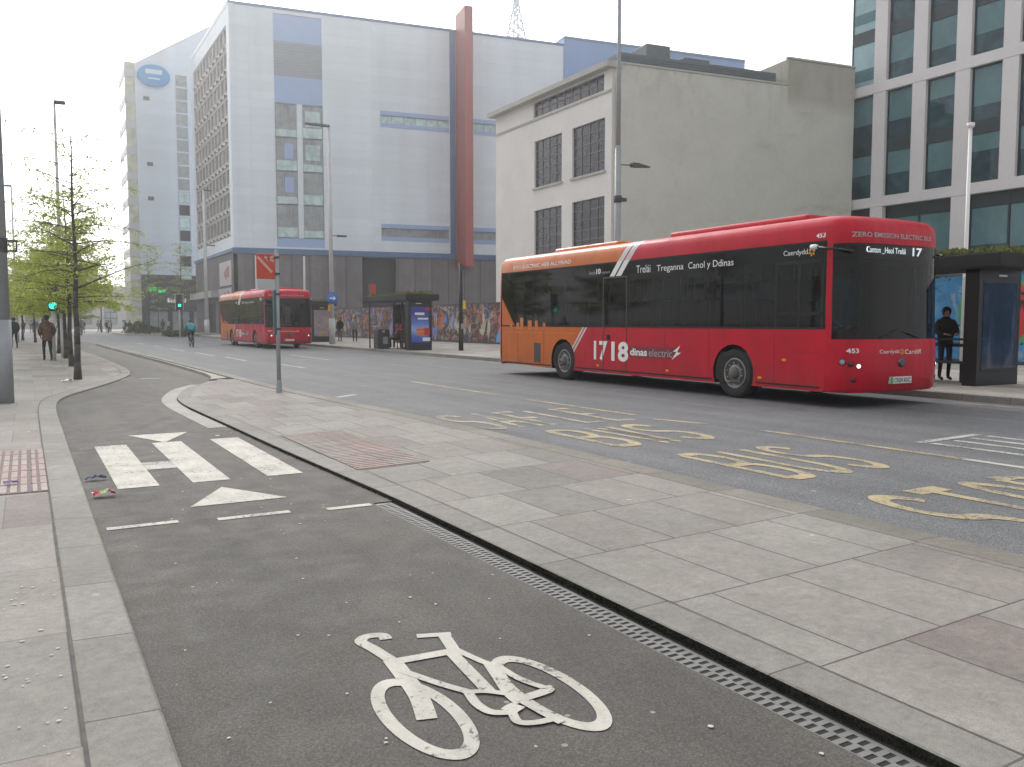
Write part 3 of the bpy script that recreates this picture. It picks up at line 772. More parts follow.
    def mark(o, xa, ya, s, nm):
        m = MB(); O = Vector(o); xa = Vector(xa); ya = Vector(ya)
        for a in range(6):
            t = R(a * 60 + 20); c, q = math.cos(t), math.sin(t)
            m.ngon([tuple(O + xa * (s * x) + ya * (s * y)) for x, y in ((.2 * c, .2 * q), (c * .7 - q * .25, q * .7 + c * .25), (c, q), (c * .7 + q * .25, q * .7 - c * .25))])
        m.build(nm, M['gold'], bus)
    for a, q in ((-.47, -.27), (-.21, -.02)):
        b = MB(); f = lambda z: 7.0 + (2.53 - z) * .92
        b.quad((-.0095, f(2.58) + a, 2.58), (-.0095, f(2.58) + q, 2.58), (-.0095, f(2.925) + q, 2.925), (-.0095, f(2.925) + a, 2.925)); b.build('white_stripe', M['white'], bus)
    mark((-.004, .93, 2.74), LX, Zu, .08, 'star_mark')
    text('453', (-.006, .84, 2.97), LX, (.12, 0, 1), .2, .09, M['white'], bus, bold=.02)
    for u, z in ((1.46, .78), (2.05, .42), (4.75, .42), (7.35, .42)):
        b = MB(); b.box(-.008, u, z, .002, u + .1, z + .045); b.build('side_reflector', M['amber'], bus)
    # orange corner over the rear glass and the skyline in yellow vinyl
    b = MB(); b.ngon([(-.004, 12.22, 1.36), (-.004, 12.22, 2.2), (-.004, 11.5, 1.42), (-.004, 11.5, 1.36)]); b.build('rear_corner_panel', M['livery'], bus)
    rnd = random.Random(4); u = 11.75
    while u > 9.6:
        w = rnd.uniform(.1, .24); h = rnd.choice((.08, .14, .22, .34, .42)) * (1 if u > 9.8 else .5)
        b = MB(); b.quad((-.0075, u, 1.3), (-.0075, u - w, 1.3), (-.0075, u - w, 1.4 + h), (-.0075, u, 1.4 + h)); u -= w + rnd.uniform(.05, .3)
        b.build('skyline_graphic', M['skyline'], bus)
    b = MB(); b.quad((-.003, 12.1, 1.2), (-.003, 8.4, 1.2), (-.003, 8.4, 1.225), (-.003, 12.1, 1.225)); b.build('thin_stripe', M['skyline'], bus)
    # writing on the front
    wrap(text('ZERO EMISSION ELECTRIC BUS', (.16, 0, 2.955), (1, 0, 0), Zu, 2.0, .085, M['grey_vinyl'], bus, bold=.015), .006)
    wrap(text('Caerdydd', (.68, 0, .935), (1, 0, 0), Zu, .5, .085, M['white'], bus), .006)
    wrap(text('Cardiff', (1.34, 0, .935), (1, 0, 0), Zu, .46, .08, M['white'], bus), .006)
    mark((1.26, front_u(1.2, .98) - .008, .98), (1, 0, 0), Zu, .06, 'star_mark')
    wrap(text('453', (.1, 0, .965), (1, 0, 0), Zu, .17, .08, M['white'], bus, bold=.02), .006)
    # rear window and tail lamps
    for v in (.12, W - .3):
        b = MB(); b.box(v, LEN - .02, .7, v + .18, LEN + .015, 1.2); b.build('tail_lamp', M['red'], bus, .01)
    return bus
bus = make_bus()
bus2 = copy_tree(bus)
bus2.location = (11.7, 48.0, 0); bus2.rotation_euler = (0, 0, R(.6))
for ch in list(bus2.children):                    # its display is dark and its plate too small to read
    if ch.name.startswith(('destination_display', 'number_plate')):
        for g in list(ch.children):
            if g.name.startswith('lettering'): bpy.data.objects.remove(g)
tag(bus2, 'smaller red and orange bus further down the road, left of the round blue sign', 'bus')
# ------------------------------------------------------------------ buildings
def wall(mb, T, u0, u1, z0, z1, holes, depth=.25, mi=0, mr=None):
    """flat wall with real openings; holes = [(u0, z0, u1, z1)]"""
    us = sorted({u0, u1, *[h[0] for h in holes], *[h[2] for h in holes]}); zs = sorted({z0, z1, *[h[1] for h in holes], *[h[3] for h in holes]})
    for a, b in zip(us, us[1:]):
        for c, d in zip(zs, zs[1:]):
            mu, mz = (a + b) / 2, (c + d) / 2
            if any(h[0] < mu < h[2] and h[1] < mz < h[3] for h in holes): continue
            mb.quad(T(a, 0, c), T(b, 0, c), T(b, 0, d), T(a, 0, d), mi)
    m2 = mi if mr is None else mr
    for a, c, b, d in holes:
        mb.quad(T(a, 0, c), T(b, 0, c), T(b, -depth, c), T(a, -depth, c), m2); mb.quad(T(a, 0, d), T(b, 0, d), T(b, -depth, d), T(a, -depth, d), m2)
        mb.quad(T(a, 0, c), T(a, 0, d), T(a, -depth, d), T(a, -depth, c), m2); mb.quad(T(b, 0, c), T(b, 0, d), T(b, -depth, d), T(b, -depth, c), m2)
def window(parent, T, u0, z0, u1, z1, nx, nz, fmat, pmat, n=-.12, fw=.06, name='window', sill=None):
    mb = MB(); d0, d1 = n - .03, n + .03
    for i in range(nx + 1):
        u = u0 + (u1 - u0) * i / nx; h = fw / 2
        a, b = max(u0, u - h), min(u1, u + h); mb.box(a, d0, z0, b, d1, z1, 0, T)
    for i in range(nz + 1):
        z = z0 + (z1 - z0) * i / nz; h = fw / 2
        a, b = max(z0, z - h), min(z1, z + h); mb.box(u0, d0 + .004, a, u1, d1 - .004, b, 0, T)
    w = mb.build(name, fmat, parent)
    p = MB(); p.quad(T(u0, n - .01, z0), T(u1, n - .01, z0), T(u1, n - .01, z1), T(u0, n - .01, z1)); p.build('pane', pmat, w, recalc=False)
    if sill:
        p = MB(); p.box(u0 - .12, -.05, z0 - .14, u1 + .12, .1, z0 - .002, 0, T); p.build('sill', sill, w)
    return w

# --- white rendered building behind the near bus
def render_wall():
    t = NT('stained_render'); x, y, z = t.sep(t.tc.outputs['Object'])
    v = t.map(); n = t.noise(v, .35, 6, .62, .6); st = t.noise(t.map((1, 1, .4)), .8, 5, .6, .8); fine = t.noise(v, 6, 5, .65)
    c = t.ramp(t.math('ADD', t.math('MULTIPLY', n, .6), t.math('MULTIPLY', fine, .4)), [(.33, (.52, .515, .46)), (.5, (.6, .595, .54)), (.68, (.65, .645, .595))])
    # algae streaks running down from the coping and from old floor lines
    top = t.ramp(t.math('MULTIPLY', t.math('SUBTRACT', z, 11.6), .25), [(0, 0), (1, 1)])
    bandn = t.noise(t.map((.14, .14, .7)), 1.5, 5, .65, .3)
    al = t.math('MULTIPLY', t.ramp(st, [(.48, 0), (.75, 1)]), top)
    al2 = t.math('MULTIPLY', t.ramp(bandn, [(.58, 0), (.72, 1)]), t.ramp(t.math('MULTIPLY', t.math('SUBTRACT', x, 36), .14), [(0, 0), (1, 1)]))
    c = t.mix(t.math('MULTIPLY', al, .5), c, (.27, .25, .18)); c = t.mix(t.math('MULTIPLY', al2, .5), c, (.27, .25, .175))
    blk = t.math('MULTIPLY', t.math('GREATER_THAN', x, 39.7), t.ramp(t.math('ADD', t.math('MULTIPLY', t.math('SUBTRACT', z, 13.6), .5), t.math('MULTIPLY', n, .6)), [(.5, 0), (.9, 1)]))
    c = t.mix(t.math('MULTIPLY', blk, .45), c, (.24, .215, .14))
    pat = t.ramp(t.noise(t.map((.25, .25, .18)), 1.1, 2, .4), [(.47, 0), (.5, 1)])
    c = t.mix(t.math('MULTIPLY', pat, .12), c, (.6, .61, .6))
    t.base(c); t.set(rough=.9); t.bump(fine, .15, .01); return t.m
M['stained'] = render_wall()
M['render_white'] = simple('white_render', (.74, .72, .7), .85, .07, .7)
M['coping'] = simple('concrete_coping', (.45, .44, .41), .85, .12, 2)
M['louvre'] = simple('grey_green_louvre', (.13, .155, .165), .6, .12, 3)
wb = empty('rendered_building', (28, 38.1, 0), 0, 'pale rendered building with gridded windows and a stained blank side wall behind the near bus', 'building')
def inv(o):     # keep world coordinates in the meshes of children
    for c in o.children: c.matrix_parent_inverse = Matrix.Translation(o.location).inverted()
SD = Vector((.9915, -.13, 0)).normalized()
FR = frame((28, 38.1, 0), (0, 1, 0), (-1, 0, 0))
SDW = frame((28, 38.1, 0), SD, (-.13, -.9915, 0))
wins = []
for u0, u1 in ((1.0, 3.95), (5.15, 8.2)):
    for z0, z1 in ((1.3, 4.0), (5.6, 8.75), (10.2, 12.8)): wins.append((u0, z0, u1, z1))
strip_h = (.95, 13.45, 8.3, 14.75)
# measured heights: window rows at 10.1..12.6 and 5.9..8.5
wins = [(u0, z0, u1, z1) for u0, u1 in ((.62, 3.83), (4.95, 8.07)) for z0, z1 in ((1.4, 4.3), (5.65, 8.45), (9.85, 12.7))]
mb = MB(); wall(mb, FR, 0, 13.1, 0, 15.2, wins + [(.73, 14.16, 8.19, 15.08)], .22)
p = lambda u, n, z: SDW(u, n, z)
mb.quad(FR(13.1, 0, 0), FR(13.1, -18, 0), FR(13.1, -18, 15.2), FR(13.1, 0, 15.2))
mb.build('front_wall', M['render_white'], wb, recalc=False)
mb = MB(); mb.ngon([p(0, 0, 0), p(16.9, 0, 0), p(16.9, 0, 17.0), p(11.8, 0, 17.0), p(11.8, 0, 15.45), p(0, 0, 15.45)])
mb.quad(p(11.8, 0, 15.3), p(11.8, 0, 17.0), p(11.8, -12, 17.0), p(11.8, -12, 15.3)); mb.quad(p(11.8, 0, 17), p(16.9, 0, 17), p(16.9, -12, 17), p(11.8, -12, 17)); mb.quad(p(16.9, 0, 0), p(16.9, 0, 17), p(16.9, -12, 17), p(16.9, -12, 0))
mb.build('side_wall', M['stained'], wb, recalc=False)
mb = MB(); mb.box(.05, -12.6, 15.0, 11.78, -.05, 15.2, 0, SDW); mb.build('roof', M['coping'], wb)
mb = MB(); mb.box(-.2, -.55, 15.19, 13.4, .5, 15.48, 0, FR); split_build(mb, 'cornice', M['coping'], wb)
mb = MB(); mb.box(.6, -1.5, 15.0, 12.7, -.7, 16.0, 0, FR); mb.build('parapet_screen', M['louvre'], wb)
mb = MB(); mb.box(0.0, -.16, 15.46, 11.7, .05, 15.56, 0, SDW); mb.box(11.75, -.16, 17.01, 16.92, .06, 17.12, 0, SDW); split_build(mb, 'coping', M['coping'], wb)
mb = MB(); mb.box(.02, -.01, 13.97, 13.05, .07, 14.09, 0, FR); mb.build('string_course', M['coping'], wb)
for w in wins: window(wb, FR, *w, 4, 5, M['old_frame'], M['pane_dark'], -.14, .04, sill=M['coping'])
window(wb, FR, .73, 14.16, 8.19, 15.08, 9, 2, M['old_frame'], M['pane_dark'], -.14, .04, 'strip_window')
mb = MB()
mb.box(.7, -10.6, 15.2, 11.3, -.5, 16.25, 0, SDW)
for k in range(7): mb.box(.68, -10.5, 15.3 + k * .13, 11.32, -.47, 15.36 + k * .13, 0, SDW)
mb.build('plant_screen', M['louvre'], wb)
mb = MB(); mb.box(3.2, -3.5, 16.2, 4.8, -1.8, 17.4, 0, SDW); mb.box(5.6, -3, 16.2, 7.4, -1.6, 16.85, 0, SDW); mb.box(7.7, -3, 16.2, 10.4, -1.4, 16.6, 0, SDW); split_build(mb, 'roof_plant', M['louvre'], wb, bevel=.05)
mb = MB(); mb.tube(SDW(.25, .12, 0), SDW(.25, .12, 14.6), .06, n=8); mb.build('downpipe', M['metal_pale'], wb)
inv(wb)

# --- stone-and-glass offices on the right
ob = empty('office_block', (45, 36.5, 0), 0, 'office block of pale stone piers and teal double-height windows at the right edge', 'building')
OF = frame((45, 36.55, 0), (0, -1, 0), (-1, 0, 0))       # u runs towards the camera
bands = [(8.45, 9.05), (15.25, 15.85), (22.05, 22.65), (28.8, 29.6)]
LENF = 36
piers = [(1.8 + 2.62 * i, 2.66 + 2.62 * i) for i in range(13)]
mb = MB()
for z0, z1 in bands: mb.box(0, -.35, z0, LENF, .02, z1, 0, OF)
zz = [(9.05, 15.25), (15.85, 22.05), (22.65, 28.8)]
for z0, z1 in zz:
    for a, b in piers: mb.box(a, -.35, z0, b, 0, z1, 0, OF)
for i, (a, b) in enumerate(piers):
    if i % 2 == 0: mb.box(a, -.35, 0, b, 0, 8.45, 0, OF)
mb.build('stone_frame', M['stone_office'], ob, .015)
mb = MB()
for k in range(4):
    z = (8.45, 15.25, 22.05, 28.8)[k]; mb.box(0, -12, z, LENF, -.36, z + .5, 0, OF)
mb.box(.02, -11.9, 0, .1, -.4, 28.8, 0, OF)
split_build(mb, 'floor_slab', M['metal_dark'], ob)
rnd = random.Random(3)
bays = [(0.02, 1.8)] + [(b, piers[i + 1][0]) for i, (a, b) in enumerate(piers[:-1])]
for z0, z1 in zz[:2]:
    for i, (a, b) in enumerate(bays[:6]):
        mb = MB(); zm = (z0 + z1) / 2
        for u in (a, b - .07): mb.box(u, -.3, z0, u + .07, -.22, z1, 0, OF)
        for c, d in ((z0, z0 + .08), (z1 - .08, z1), (zm - .5, zm + .25)): mb.box(a + .07, -.3, c, b - .07, -.23, d, 0, OF)
        w = mb.build('window', M['dark_frame'], ob)
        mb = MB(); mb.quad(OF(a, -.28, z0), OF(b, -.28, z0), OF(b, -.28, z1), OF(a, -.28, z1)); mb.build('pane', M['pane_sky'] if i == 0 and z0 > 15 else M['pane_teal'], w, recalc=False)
        mb = MB()
        for c, d in ((z0 + .1, zm - .52), (zm + .27, z1 - .1)):
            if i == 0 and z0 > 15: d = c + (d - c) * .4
            h = rnd.uniform(.35, .8) * (d - c); mb.box(a + .1, -.275, d - h, b - .1, -.262, d, 0, OF)
        split_build(mb, 'blind', M['blind_teal'], w)
for i, (a, b) in enumerate([(0.02, 1.8)] + [(piers[k][1], piers[k + 2][0]) for k in range(0, 8, 2)]):
    mb = MB(); m = (a + b) / 2
    for u in (a, m - .05, b - .1): mb.box(u, -.5, 0, u + .1, -.38, 8.45, 0, OF)
    mb.box(a, -.5, 7.75, b, -.39, 8.45, 0, OF); mb.box(a, -.5, 3.9, b, -.39, 4.6, 0, OF)
    w = mb.build('ground_window', M['dark_frame'], ob)
    mb = MB(); mb.quad(OF(a, -.46, 0), OF(b, -.46, 0), OF(b, -.46, 8.45), OF(a, -.46, 8.45)); mb.build('pane', M['pane_teal'], w, recalc=False)
    mb = MB(); mb.box(a + .12, -.455, 5.7, m - .07, -.44, 7.7, 0, OF); mb.box(m + .07, -.455, 5.5, b - .12, -.44, 7.7, 0, OF); split_build(mb, 'blind', M['blind_teal'], w)
inv(ob)

# --- big pale-clad block in the middle distance
def cladding(name, col, pw, ph):
    t = NT(name); v = t.map()
    x, y, z = t.sep(v)
    h = t.math('ADD', x, t.math('MULTIPLY', y, .999))
    comb = t.n.new('ShaderNodeCombineXYZ'); t.L(h, comb.inputs[0]); t.L(z, comb.inputs[1])
    b = t.n.new('ShaderNodeTexBrick'); b.offset = 0; t.L(comb.outputs[0], b.inputs['Vector'])
    for k, q in (('Scale', 1), ('Mortar Size', .02), ('Mortar Smooth', .3), ('Brick Width', pw), ('Row Height', ph)): b.inputs[k].default_value = q
    b.inputs['Color1'].default_value = (0, 0, 0, 1); b.inputs['Color2'].default_value = (1, 1, 1, 1)
    c = t.ramp(b.outputs['Color'], [(0, scale_c(col, .965)), (1, scale_c(col, 1.03))])
    n = t.noise(v, .09, 4); st = t.noise(t.map((1, 1, .06)), .5, 4)
    c = t.mix(1, c, t.ramp(n, [(.3, .93), (.7, 1.05)]), 'MULTIPLY'); c = t.mix(1, c, t.ramp(st, [(.35, .95), (.65, 1.04)]), 'MULTIPLY')
    c = t.mix(t.math('MULTIPLY', b.outputs['Fac'], .32), c, scale_c(col, .66))
    t.base(c); t.set(rough=.5, spec=.4); return t.m
M['clad'] = cladding('pale_blue_cladding', (.71, .775, .84), 5.6, .95)
M['clad_tower'] = cladding('tower_cladding', (.6, .67, .745), 6.1, .95)
M['clad_blue'] = cladding('blue_cladding', (.2, .32, .58), 3.2, 4)
M['blue_trim'] = simple('blue_trim', (.1, .17, .31), .5, .08, 2)
M['blue_panel'] = simple('light_blue_panel', (.33, .45, .7), .45, .06, 1)
M['grey_panel'] = simple('grey_louvre_panel', (.34, .37, .41), .5, .08, 1)
M['brick_grey'] = slabs('grey_brick_base', [(.2, .182, .195), (.215, .195, .205), (.185, .168, .18)], .6, .3, .5, .09, .012)
M['fin_red'] = simple('red_fin', (.36, .09, .075), .5, .07, 1)
M['precast'] = simple('precast_brown', (.42, .4, .385), .7, .1, 1.5)
M['pane_brown'] = pane('brown_pane', (.2, .19, .19), .2, .35)
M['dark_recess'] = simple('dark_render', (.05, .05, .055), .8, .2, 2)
bb = empty('clad_block', (20, 96, 0), 0, 'huge pale blue clad block with a red fin and a tall window strip', 'building')
FU = Vector((.989, -.148, 0)).normalized(); FN = Vector((-.148, -.989, 0)).normalized()
FF = frame((20, 96, 0), FU, FN); ST = frame((20, 96, 0), (0, 1, 0), (-1, 0, 0))
HT = 35.4
holes = [(4.6, 9.8, 9.8, 35.0), (16.3, 23.9, 24.5, 25.5), (16.3, 11.0, 24.5, 12.7), (27.5, 23.9, 36, 25.5), (27.5, 11.0, 36, 12.7)]
mb = MB(); wall(mb, FF, 0, 39.3, 9.6, HT, holes, .3)
wall(mb, ST, 0, 24, 9.2, HT, [(1.4, 10.9, 22.2, 33.6)], .35)
mb.quad(FF(0, 0, HT), FF(39.3, 0, HT), FF(39.3, -24, HT), (20, 120, HT)); mb.quad((20, 120, 0), FF(39.3, -24, 0), FF(39.3, -24, HT), (20, 120, HT))
mb.build('cladding', M['clad'], bb, recalc=False)
mb = MB(); wall(mb, FF, .35, 66, 0, 9.0, [(14, 3, 18, 8.9)], .6)
wall(mb, ST, .35, 24, 0, 9.2, [(3, 0.2, 9, 3.8), (11, .2, 17, 3.8)], .5)
mb.build('brick_base', M['brick_grey'], bb, recalc=False)
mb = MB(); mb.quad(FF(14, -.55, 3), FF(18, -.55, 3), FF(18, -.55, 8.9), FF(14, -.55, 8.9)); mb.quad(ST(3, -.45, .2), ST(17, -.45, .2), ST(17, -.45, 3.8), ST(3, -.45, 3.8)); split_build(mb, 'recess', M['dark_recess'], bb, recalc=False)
mb = MB(); mb.box(-.12, -.3, 9.0, 66, .15, 9.6, 0, FF); mb.box(.31, -.3, 9.2, 24, .15, 9.55, 0, ST)
mb.box(0, -.3, HT, 39.3, .05, HT + .3, 0, FF); mb.box(24.6, -.1, 9.6, 25.3, .08, HT + .2, 0, FF); split_build(mb, 'blue_trim', M['blue_trim'], bb)
mb = MB(); mb.box(0.31, -.3, HT, 24, .05, HT + .5, 0, ST); mb.box(0, 0.01, 9.6, .5, .1, HT, 0, FF); split_build(mb, 'corner_trim', M['clad'], bb)
# coloured infill of the tall strip
mb = MB()
for z0, z1 in ((32.1, 35.0), (25.5, 28.4), (9.8, 10.8)): mb.box(4.6, -.2, z0, 9.8, -.1, z1, 0, FF)
split_build(mb, 'blue_infill', M['blue_panel'], bb)
mb = MB(); mb.box(4.6, -.2, 28.4, 9.8, -.14, 32.1, 0, FF)
for k in range(12): mb.box(4.6, -.14, 28.5 + k * .3, 9.8, -.08, 28.62 + k * .3, 0, FF)
mb.build('louvre_infill', M['grey_panel'], bb)
mb = MB(); mb.box(6.95, -.2, 10.8, 7.55, -.02, 25.5, 0, FF); mb.build('white_mullion', M['clad'], bb)
for c, (a, b) in enumerate(((4.65, 6.93), (7.57, 9.75))):
    for r in range(4):
        z0 = 10.85 + 3.66 * r
        w = window(bb, FF, a, z0 + .02, b, z0 + 3.6, 3, 1, M['grey_panel'], M['pane_grey'], -.15, .1, 'strip_window')
        mb = MB(); mb.box(a + .05, -.13, z0 + .08, b - .05, -.1, z0 + (.85 if (r + c) % 2 else 1.15), 0, FF); mb.build('spandrel', M['pane_pale'], w)
        if (c, r) in ((0, 1), (0, 2), (1, 2), (1, 3)):
            mb = MB(); mb.box(a + (.9 if c == 0 else .3), -.132, z0 + 1.3, a + 1.9, -.11, z0 + 3.0, 0, FF); mb.build('poster', M['blue_panel'] if c == 0 else M['pane_pale'], w)
for (a, z0, b, z1) in holes[1:]:
    window(bb, FF, a, z0 + .35, b, z1 - .35, 6, 1, M['grey_panel'], M['pane_pale'] if z0 > 20 else M['pane_grey'], -.15, .08, 'ribbon_window')
    mb = MB(); mb.box(a, -.2, z1 - .35, b, .04, z1 + .12, 0, FF); mb.box(a, -.2, z0 - .1, b, .04, z0 + .35, 0, FF); split_build(mb, 'blue_band', M['blue_panel'], bb)
mb = MB(); mb.box(25.32, .1, 7.9, 26.3, 3.6, 37.3, 0, FF); mb.build('red_fin', M['fin_red'], bb, .03)
mb = MB(); mb.box(39.32, -20, 9.6, 66, .12, 36.3, 0, FF); mb.build('blue_wing', M['clad_blue'], bb)
mb = MB(); mb.box(39.32, -20, 36.3, 66, .2, 36.6, 0, FF); mb.build('wing_trim', M['blue_trim'], bb)
# precast grid facing the street
mb = MB(); NR, NC = 9, 10; du, dz = 20.8 / NC, 22.7 / NR
wh = [(1.4 + du * i + .22, 10.9 + dz * r + .75, 1.4 + du * (i + 1) - .22, 10.9 + dz * (r + 1) - .18) for r in range(NR) for i in range(NC)]
PT = lambda u, n, z: ST(u, n - .12, z)
wall(mb, PT, 1.4, 22.2, 10.9, 33.6, wh, .2)
for r in range(NR):
    for i in range(NC): mb.ngon([PT(1.4 + du * i, 0, 10.9 + dz * r + .1), PT(1.4 + du * (i + .5), .28, 10.9 + dz * r + .35), PT(1.4 + du * (i + 1), 0, 10.9 + dz * r + .1), PT(1.4 + du * (i + .5), 0, 10.9 + dz * r + .72)])
mb.build('precast_grid', M['precast'], bb, recalc=False)
for (a, z0, b, z1) in wh: window(bb, ST, a, z0, b, z1, 2, 1, M['precast'], M['pane_brown'], -.25, .08)
# shop signs on the base at the corner
M['sign_pale'] = simple('pale_sign', (.5, .48, .5), .5, .1, 2)
mb = MB(); mb.box(1.0, .0, 5.6, 7.5, .12, 8.3, 0, ST); mb.box(1.2, .0, 3.9, 8.4, .12, 5.3, 0, ST); sp = mb.build('sign_board', M['sign_pale'], bb)
mb = MB()
for a, b, c, d in ((2.2, 6.5, 3.2, 7.7), (3.4, 6.3, 4.1, 7.5), (4.3, 6.6, 4.9, 7.2), (2.4, 4.2, 3.0, 5.0), (3.6, 4.3, 5.2, 4.8)): mb.box(a, .12, b, c, .135, d, 0, ST)
mb.build('red_shapes', M['fin_red'], sp)
mb = MB(); mb.box(8.8, .0, 4.4, 23.5, .9, 5.2, 0, ST); mb.build('canopy', M['metal_pale'], bb)
inv(bb)

# --- slender tower behind it
tb = empty('clad_tower', (17, 126, 0), 0, 'slim pale clad tower with a slanted roof and a blue oval sign, behind the trees', 'building')
TW = frame((13.9, 126, 0), (1, 0, 0), (0, -1, 0))
mb = MB(); top = lambda u: 36.0 + .66 * u
mb.ngon([TW(0, 0, 8), TW(10, 0, 8), TW(10, 0, top(10)), TW(0, 0, top(0))]); mb.ngon([TW(0, -14, 0), TW(10, -14, 0), TW(10, -14, top(10)), TW(0, -14, top(0))])
mb.quad(TW(0, 0, 0), TW(0, -14, 0), TW(0, -14, top(0)), TW(0, 0, top(0))); mb.quad(TW(0, 0, top(0)), TW(10, 0, top(10)), TW(10, -14, top(10)), TW(0, -14, top(0)))
mb.build('cladding', M['clad_tower'], tb, recalc=False)
mb = MB(); wall(mb, TW, 0, 10, 0, 7.95, [(.8, .1, 3.4, 3), (3.9, .1, 6.2, 3), (6.7, .1, 9.5, 3)], .4); mb.build('shop_front', M['dark_recess'], tb, recalc=False)
for a, b in ((.8, 3.4), (3.9, 6.2), (6.7, 9.5)): window(tb, TW, a, .1, b, 3, 2, 1, M['dark_frame'], M['pane_grey'], -.3, .08, 'shop_window')
for r in range(16):
    z0 = 35.3 - 1.75 * (r + 1)
    window(tb, TW, 5.1, z0 + .1, 6.6, z0 + 1.65, 1, 1, M['grey_panel'], M['pane_pale'] if r % 2 and r > 8 else (M['pane_grey'] if r < 9 else M['pane_dark']), .03, .16)
M['sign_blue'] = simple('blue_sign', (.03, .26, .56), .4, .05, 1); M['sign_line'] = simple('pale_blue_line', (.5, .66, .78), .4, .05, 1)
mb = MB(); mb.lathe([(.02, 2.05), (.3, 2.05), (.34, 1.9), (.34, 0)], 'y', n=40)
mb.v = [TW(2.35 + x, y, 34.6 + z * .72) for x, y, z in mb.v]; so = mb.build('oval_sign', M['sign_blue'], tb)
mb = MB(); mb.box(1.3, .34, 34.8, 3.4, .37, 35.4, 0, TW); mb.box(1.6, .34, 34.1, 3.1, .37, 34.3, 0, TW); split_build(mb, 'sign_stroke', M['sign_line'], so)
for u, z in ((1.0, 31.3), (1.2, 22.6), (1.2, 18.0)):
    mb = MB(); mb.box(u, 0, z, u + .75, .08, z + .5, 0, TW); mb.build('wall_vent', M['metal_dark'], tb)
mb = MB(); mb.box(-1.25, -8, 0, -.02, -.1, 36.1, 0, TW); mb.build('stair_glass', M['pane_stair'], tb)
mb = MB()
for k in range(11): mb.box(-1.3, -8.1, .2 + 3.4 * k, -.01, -.05, 1.2 + 3.4 * k, 0, TW)
split_build(mb, 'stair_landing', M['metal_pale'], tb)
M['sign_green'] = emis('green_lit_sign', (.02, .6, .12), 1.1); M['sign_white'] = emis('white_lit_sign', (.8, .8, .8), .7)
mb = MB()
for a, b, c, d in ((.9, 5.6, 1.35, 6.2), (1.45, 5.7, 1.9, 6.3), (2.1, 5.5, 2.6, 5.9), (2.65, 5.6, 3.1, 6.0)): mb.box(a, .02, b, c, .1, d, 0, TW)
split_build(mb, 'green_sign', M['sign_green'], tb, bevel=.1)
mb = MB()
for k in range(7): mb.box(3.3 + k * .36, .02, 4.2, 3.55 + k * .36, .1, 4.65 + (.15 if k in (0, 6) else 0), 0, TW)
mb.build('white_sign', M['sign_white'], tb, .05)
inv(tb)

# --- far station front and its neighbours
M['portland'] = simple('pale_stone', (.5, .48, .45), .8, .08, .4); M['brick_red'] = slabs('red_brick', [(.32, .15, .1), (.36, .17, .12), (.29, .14, .1)], .45, .15, .5, .28, .012)
sb = empty('station_front', (3, 205, 0), 0, 'low pale stone station front with tall openings at the far end of the street', 'building')
SF = frame((-62, 205, 0), (1, 0, 0), (0, -1, 0))
ho = [(2 + 5 * i, 1.0, 4.6 + 5 * i, 6.2) for i in range(17)]
mb = MB(); wall(mb, SF, 0, 88, 0, 8.6, ho, .6); mb.box(-.3, -14, 8.6, 88.3, .3, 9.3, 0, SF)
mb.build('wall', M['portland'], sb, recalc=False)
mb = MB(); mb.box(60, -12, 9.3, 76, .1, 13.2, 0, SF); mb.box(59.6, -12.4, 13.2, 76.4, .5, 13.8, 0, SF); mb.box(66.5, -5, 13.8, 69.5, -2, 16.5, 0, SF); mb.lathe([(16.5, 1.9), (17.6, 1.6), (18.4, .8), (18.7, 0)], 'z', (6.0, 208.5, 0), 16); mb.build('clock_pavilion', M['portland'], sb)
for h in ho: window(sb, SF, *h, 2, 4, M['dark_frame'], M['pane_grey'], -.45, .12)
inv(sb)
rb = empty('brick_terrace', (-30, 150, 0), 0, 'low reddish brick building glimpsed under the trees at the far left', 'building')
RF = frame((-64, 152, 0), (1, 0, 0), (0, -1, 0))
rh = [(2 + 4.2 * i, z, 3.8 + 4.2 * i, z + 2.2) for i in range(14) for z in (1, 5.4)]
mb = MB(); wall(mb, RF, 0, 61, 0, 9.2, rh, .3); mb.quad(RF(61, 0, 0), RF(61, -12, 0), RF(61, -12, 9.2), RF(61, 0, 9.2)); mb.build('wall', M['brick_red'], rb, recalc=False)
mb = MB(); mb.add([RF(-.3, .3, 9.2), RF(61.3, .3, 9.2), RF(61.3, -12, 9.2), RF(-.3, -12, 9.2), RF(-.3, -6, 11.6), RF(61.3, -6, 11.6)], [(0, 1, 5, 4), (2, 3, 4, 5), (1, 2, 5), (3, 0, 4)]); mb.build('roof', M['metal_dark'], rb)
for h in rh: window(rb, RF, *h, 2, 2, M['white'], M['pane_dark'], -.2, .1)
inv(rb)
# stadium mast
sm = empty('stadium_mast', (104, 180, 0), 0, 'white lattice stadium mast peeking over the roof of the clad block', 'mast')
mb = MB()
for i in range(4):
    a = R(45 + 90 * i); c, s = math.cos(a), math.sin(a)
    mb.tube((4.2 * c, 4.2 * s, 60), (.5 * c, .5 * s, 77), .22, .16, 6); mb.tube((.5 * c, .5 * s, 77), (.3 * c, .3 * s, 96), .25, .15, 6)
    b = R(135 + 90 * i)
    for k in range(9):
        f0, f1 = k / 9, (k + 1) / 9; r0, r1 = 4.5 - 4 * f0, 4.5 - 4 * f1; z0, z1 = 60 + 18 * f0, 60 + 18 * f1
        mb.tube((r0 * c, r0 * s, z0), (r1 * math.cos(b), r1 * math.sin(b), z1), .13, n=5); mb.tube((r0 * math.cos(b), r0 * math.sin(b), z0), (r1 * c, r1 * s, z1), .13, n=5)
mb.tube((0, 0, 0), (0, 0, 60), 3.2, 2.4, 12)
mb.build('lattice', simple('pale_mast_steel', (.4, .46, .52), .6, .05), sm)

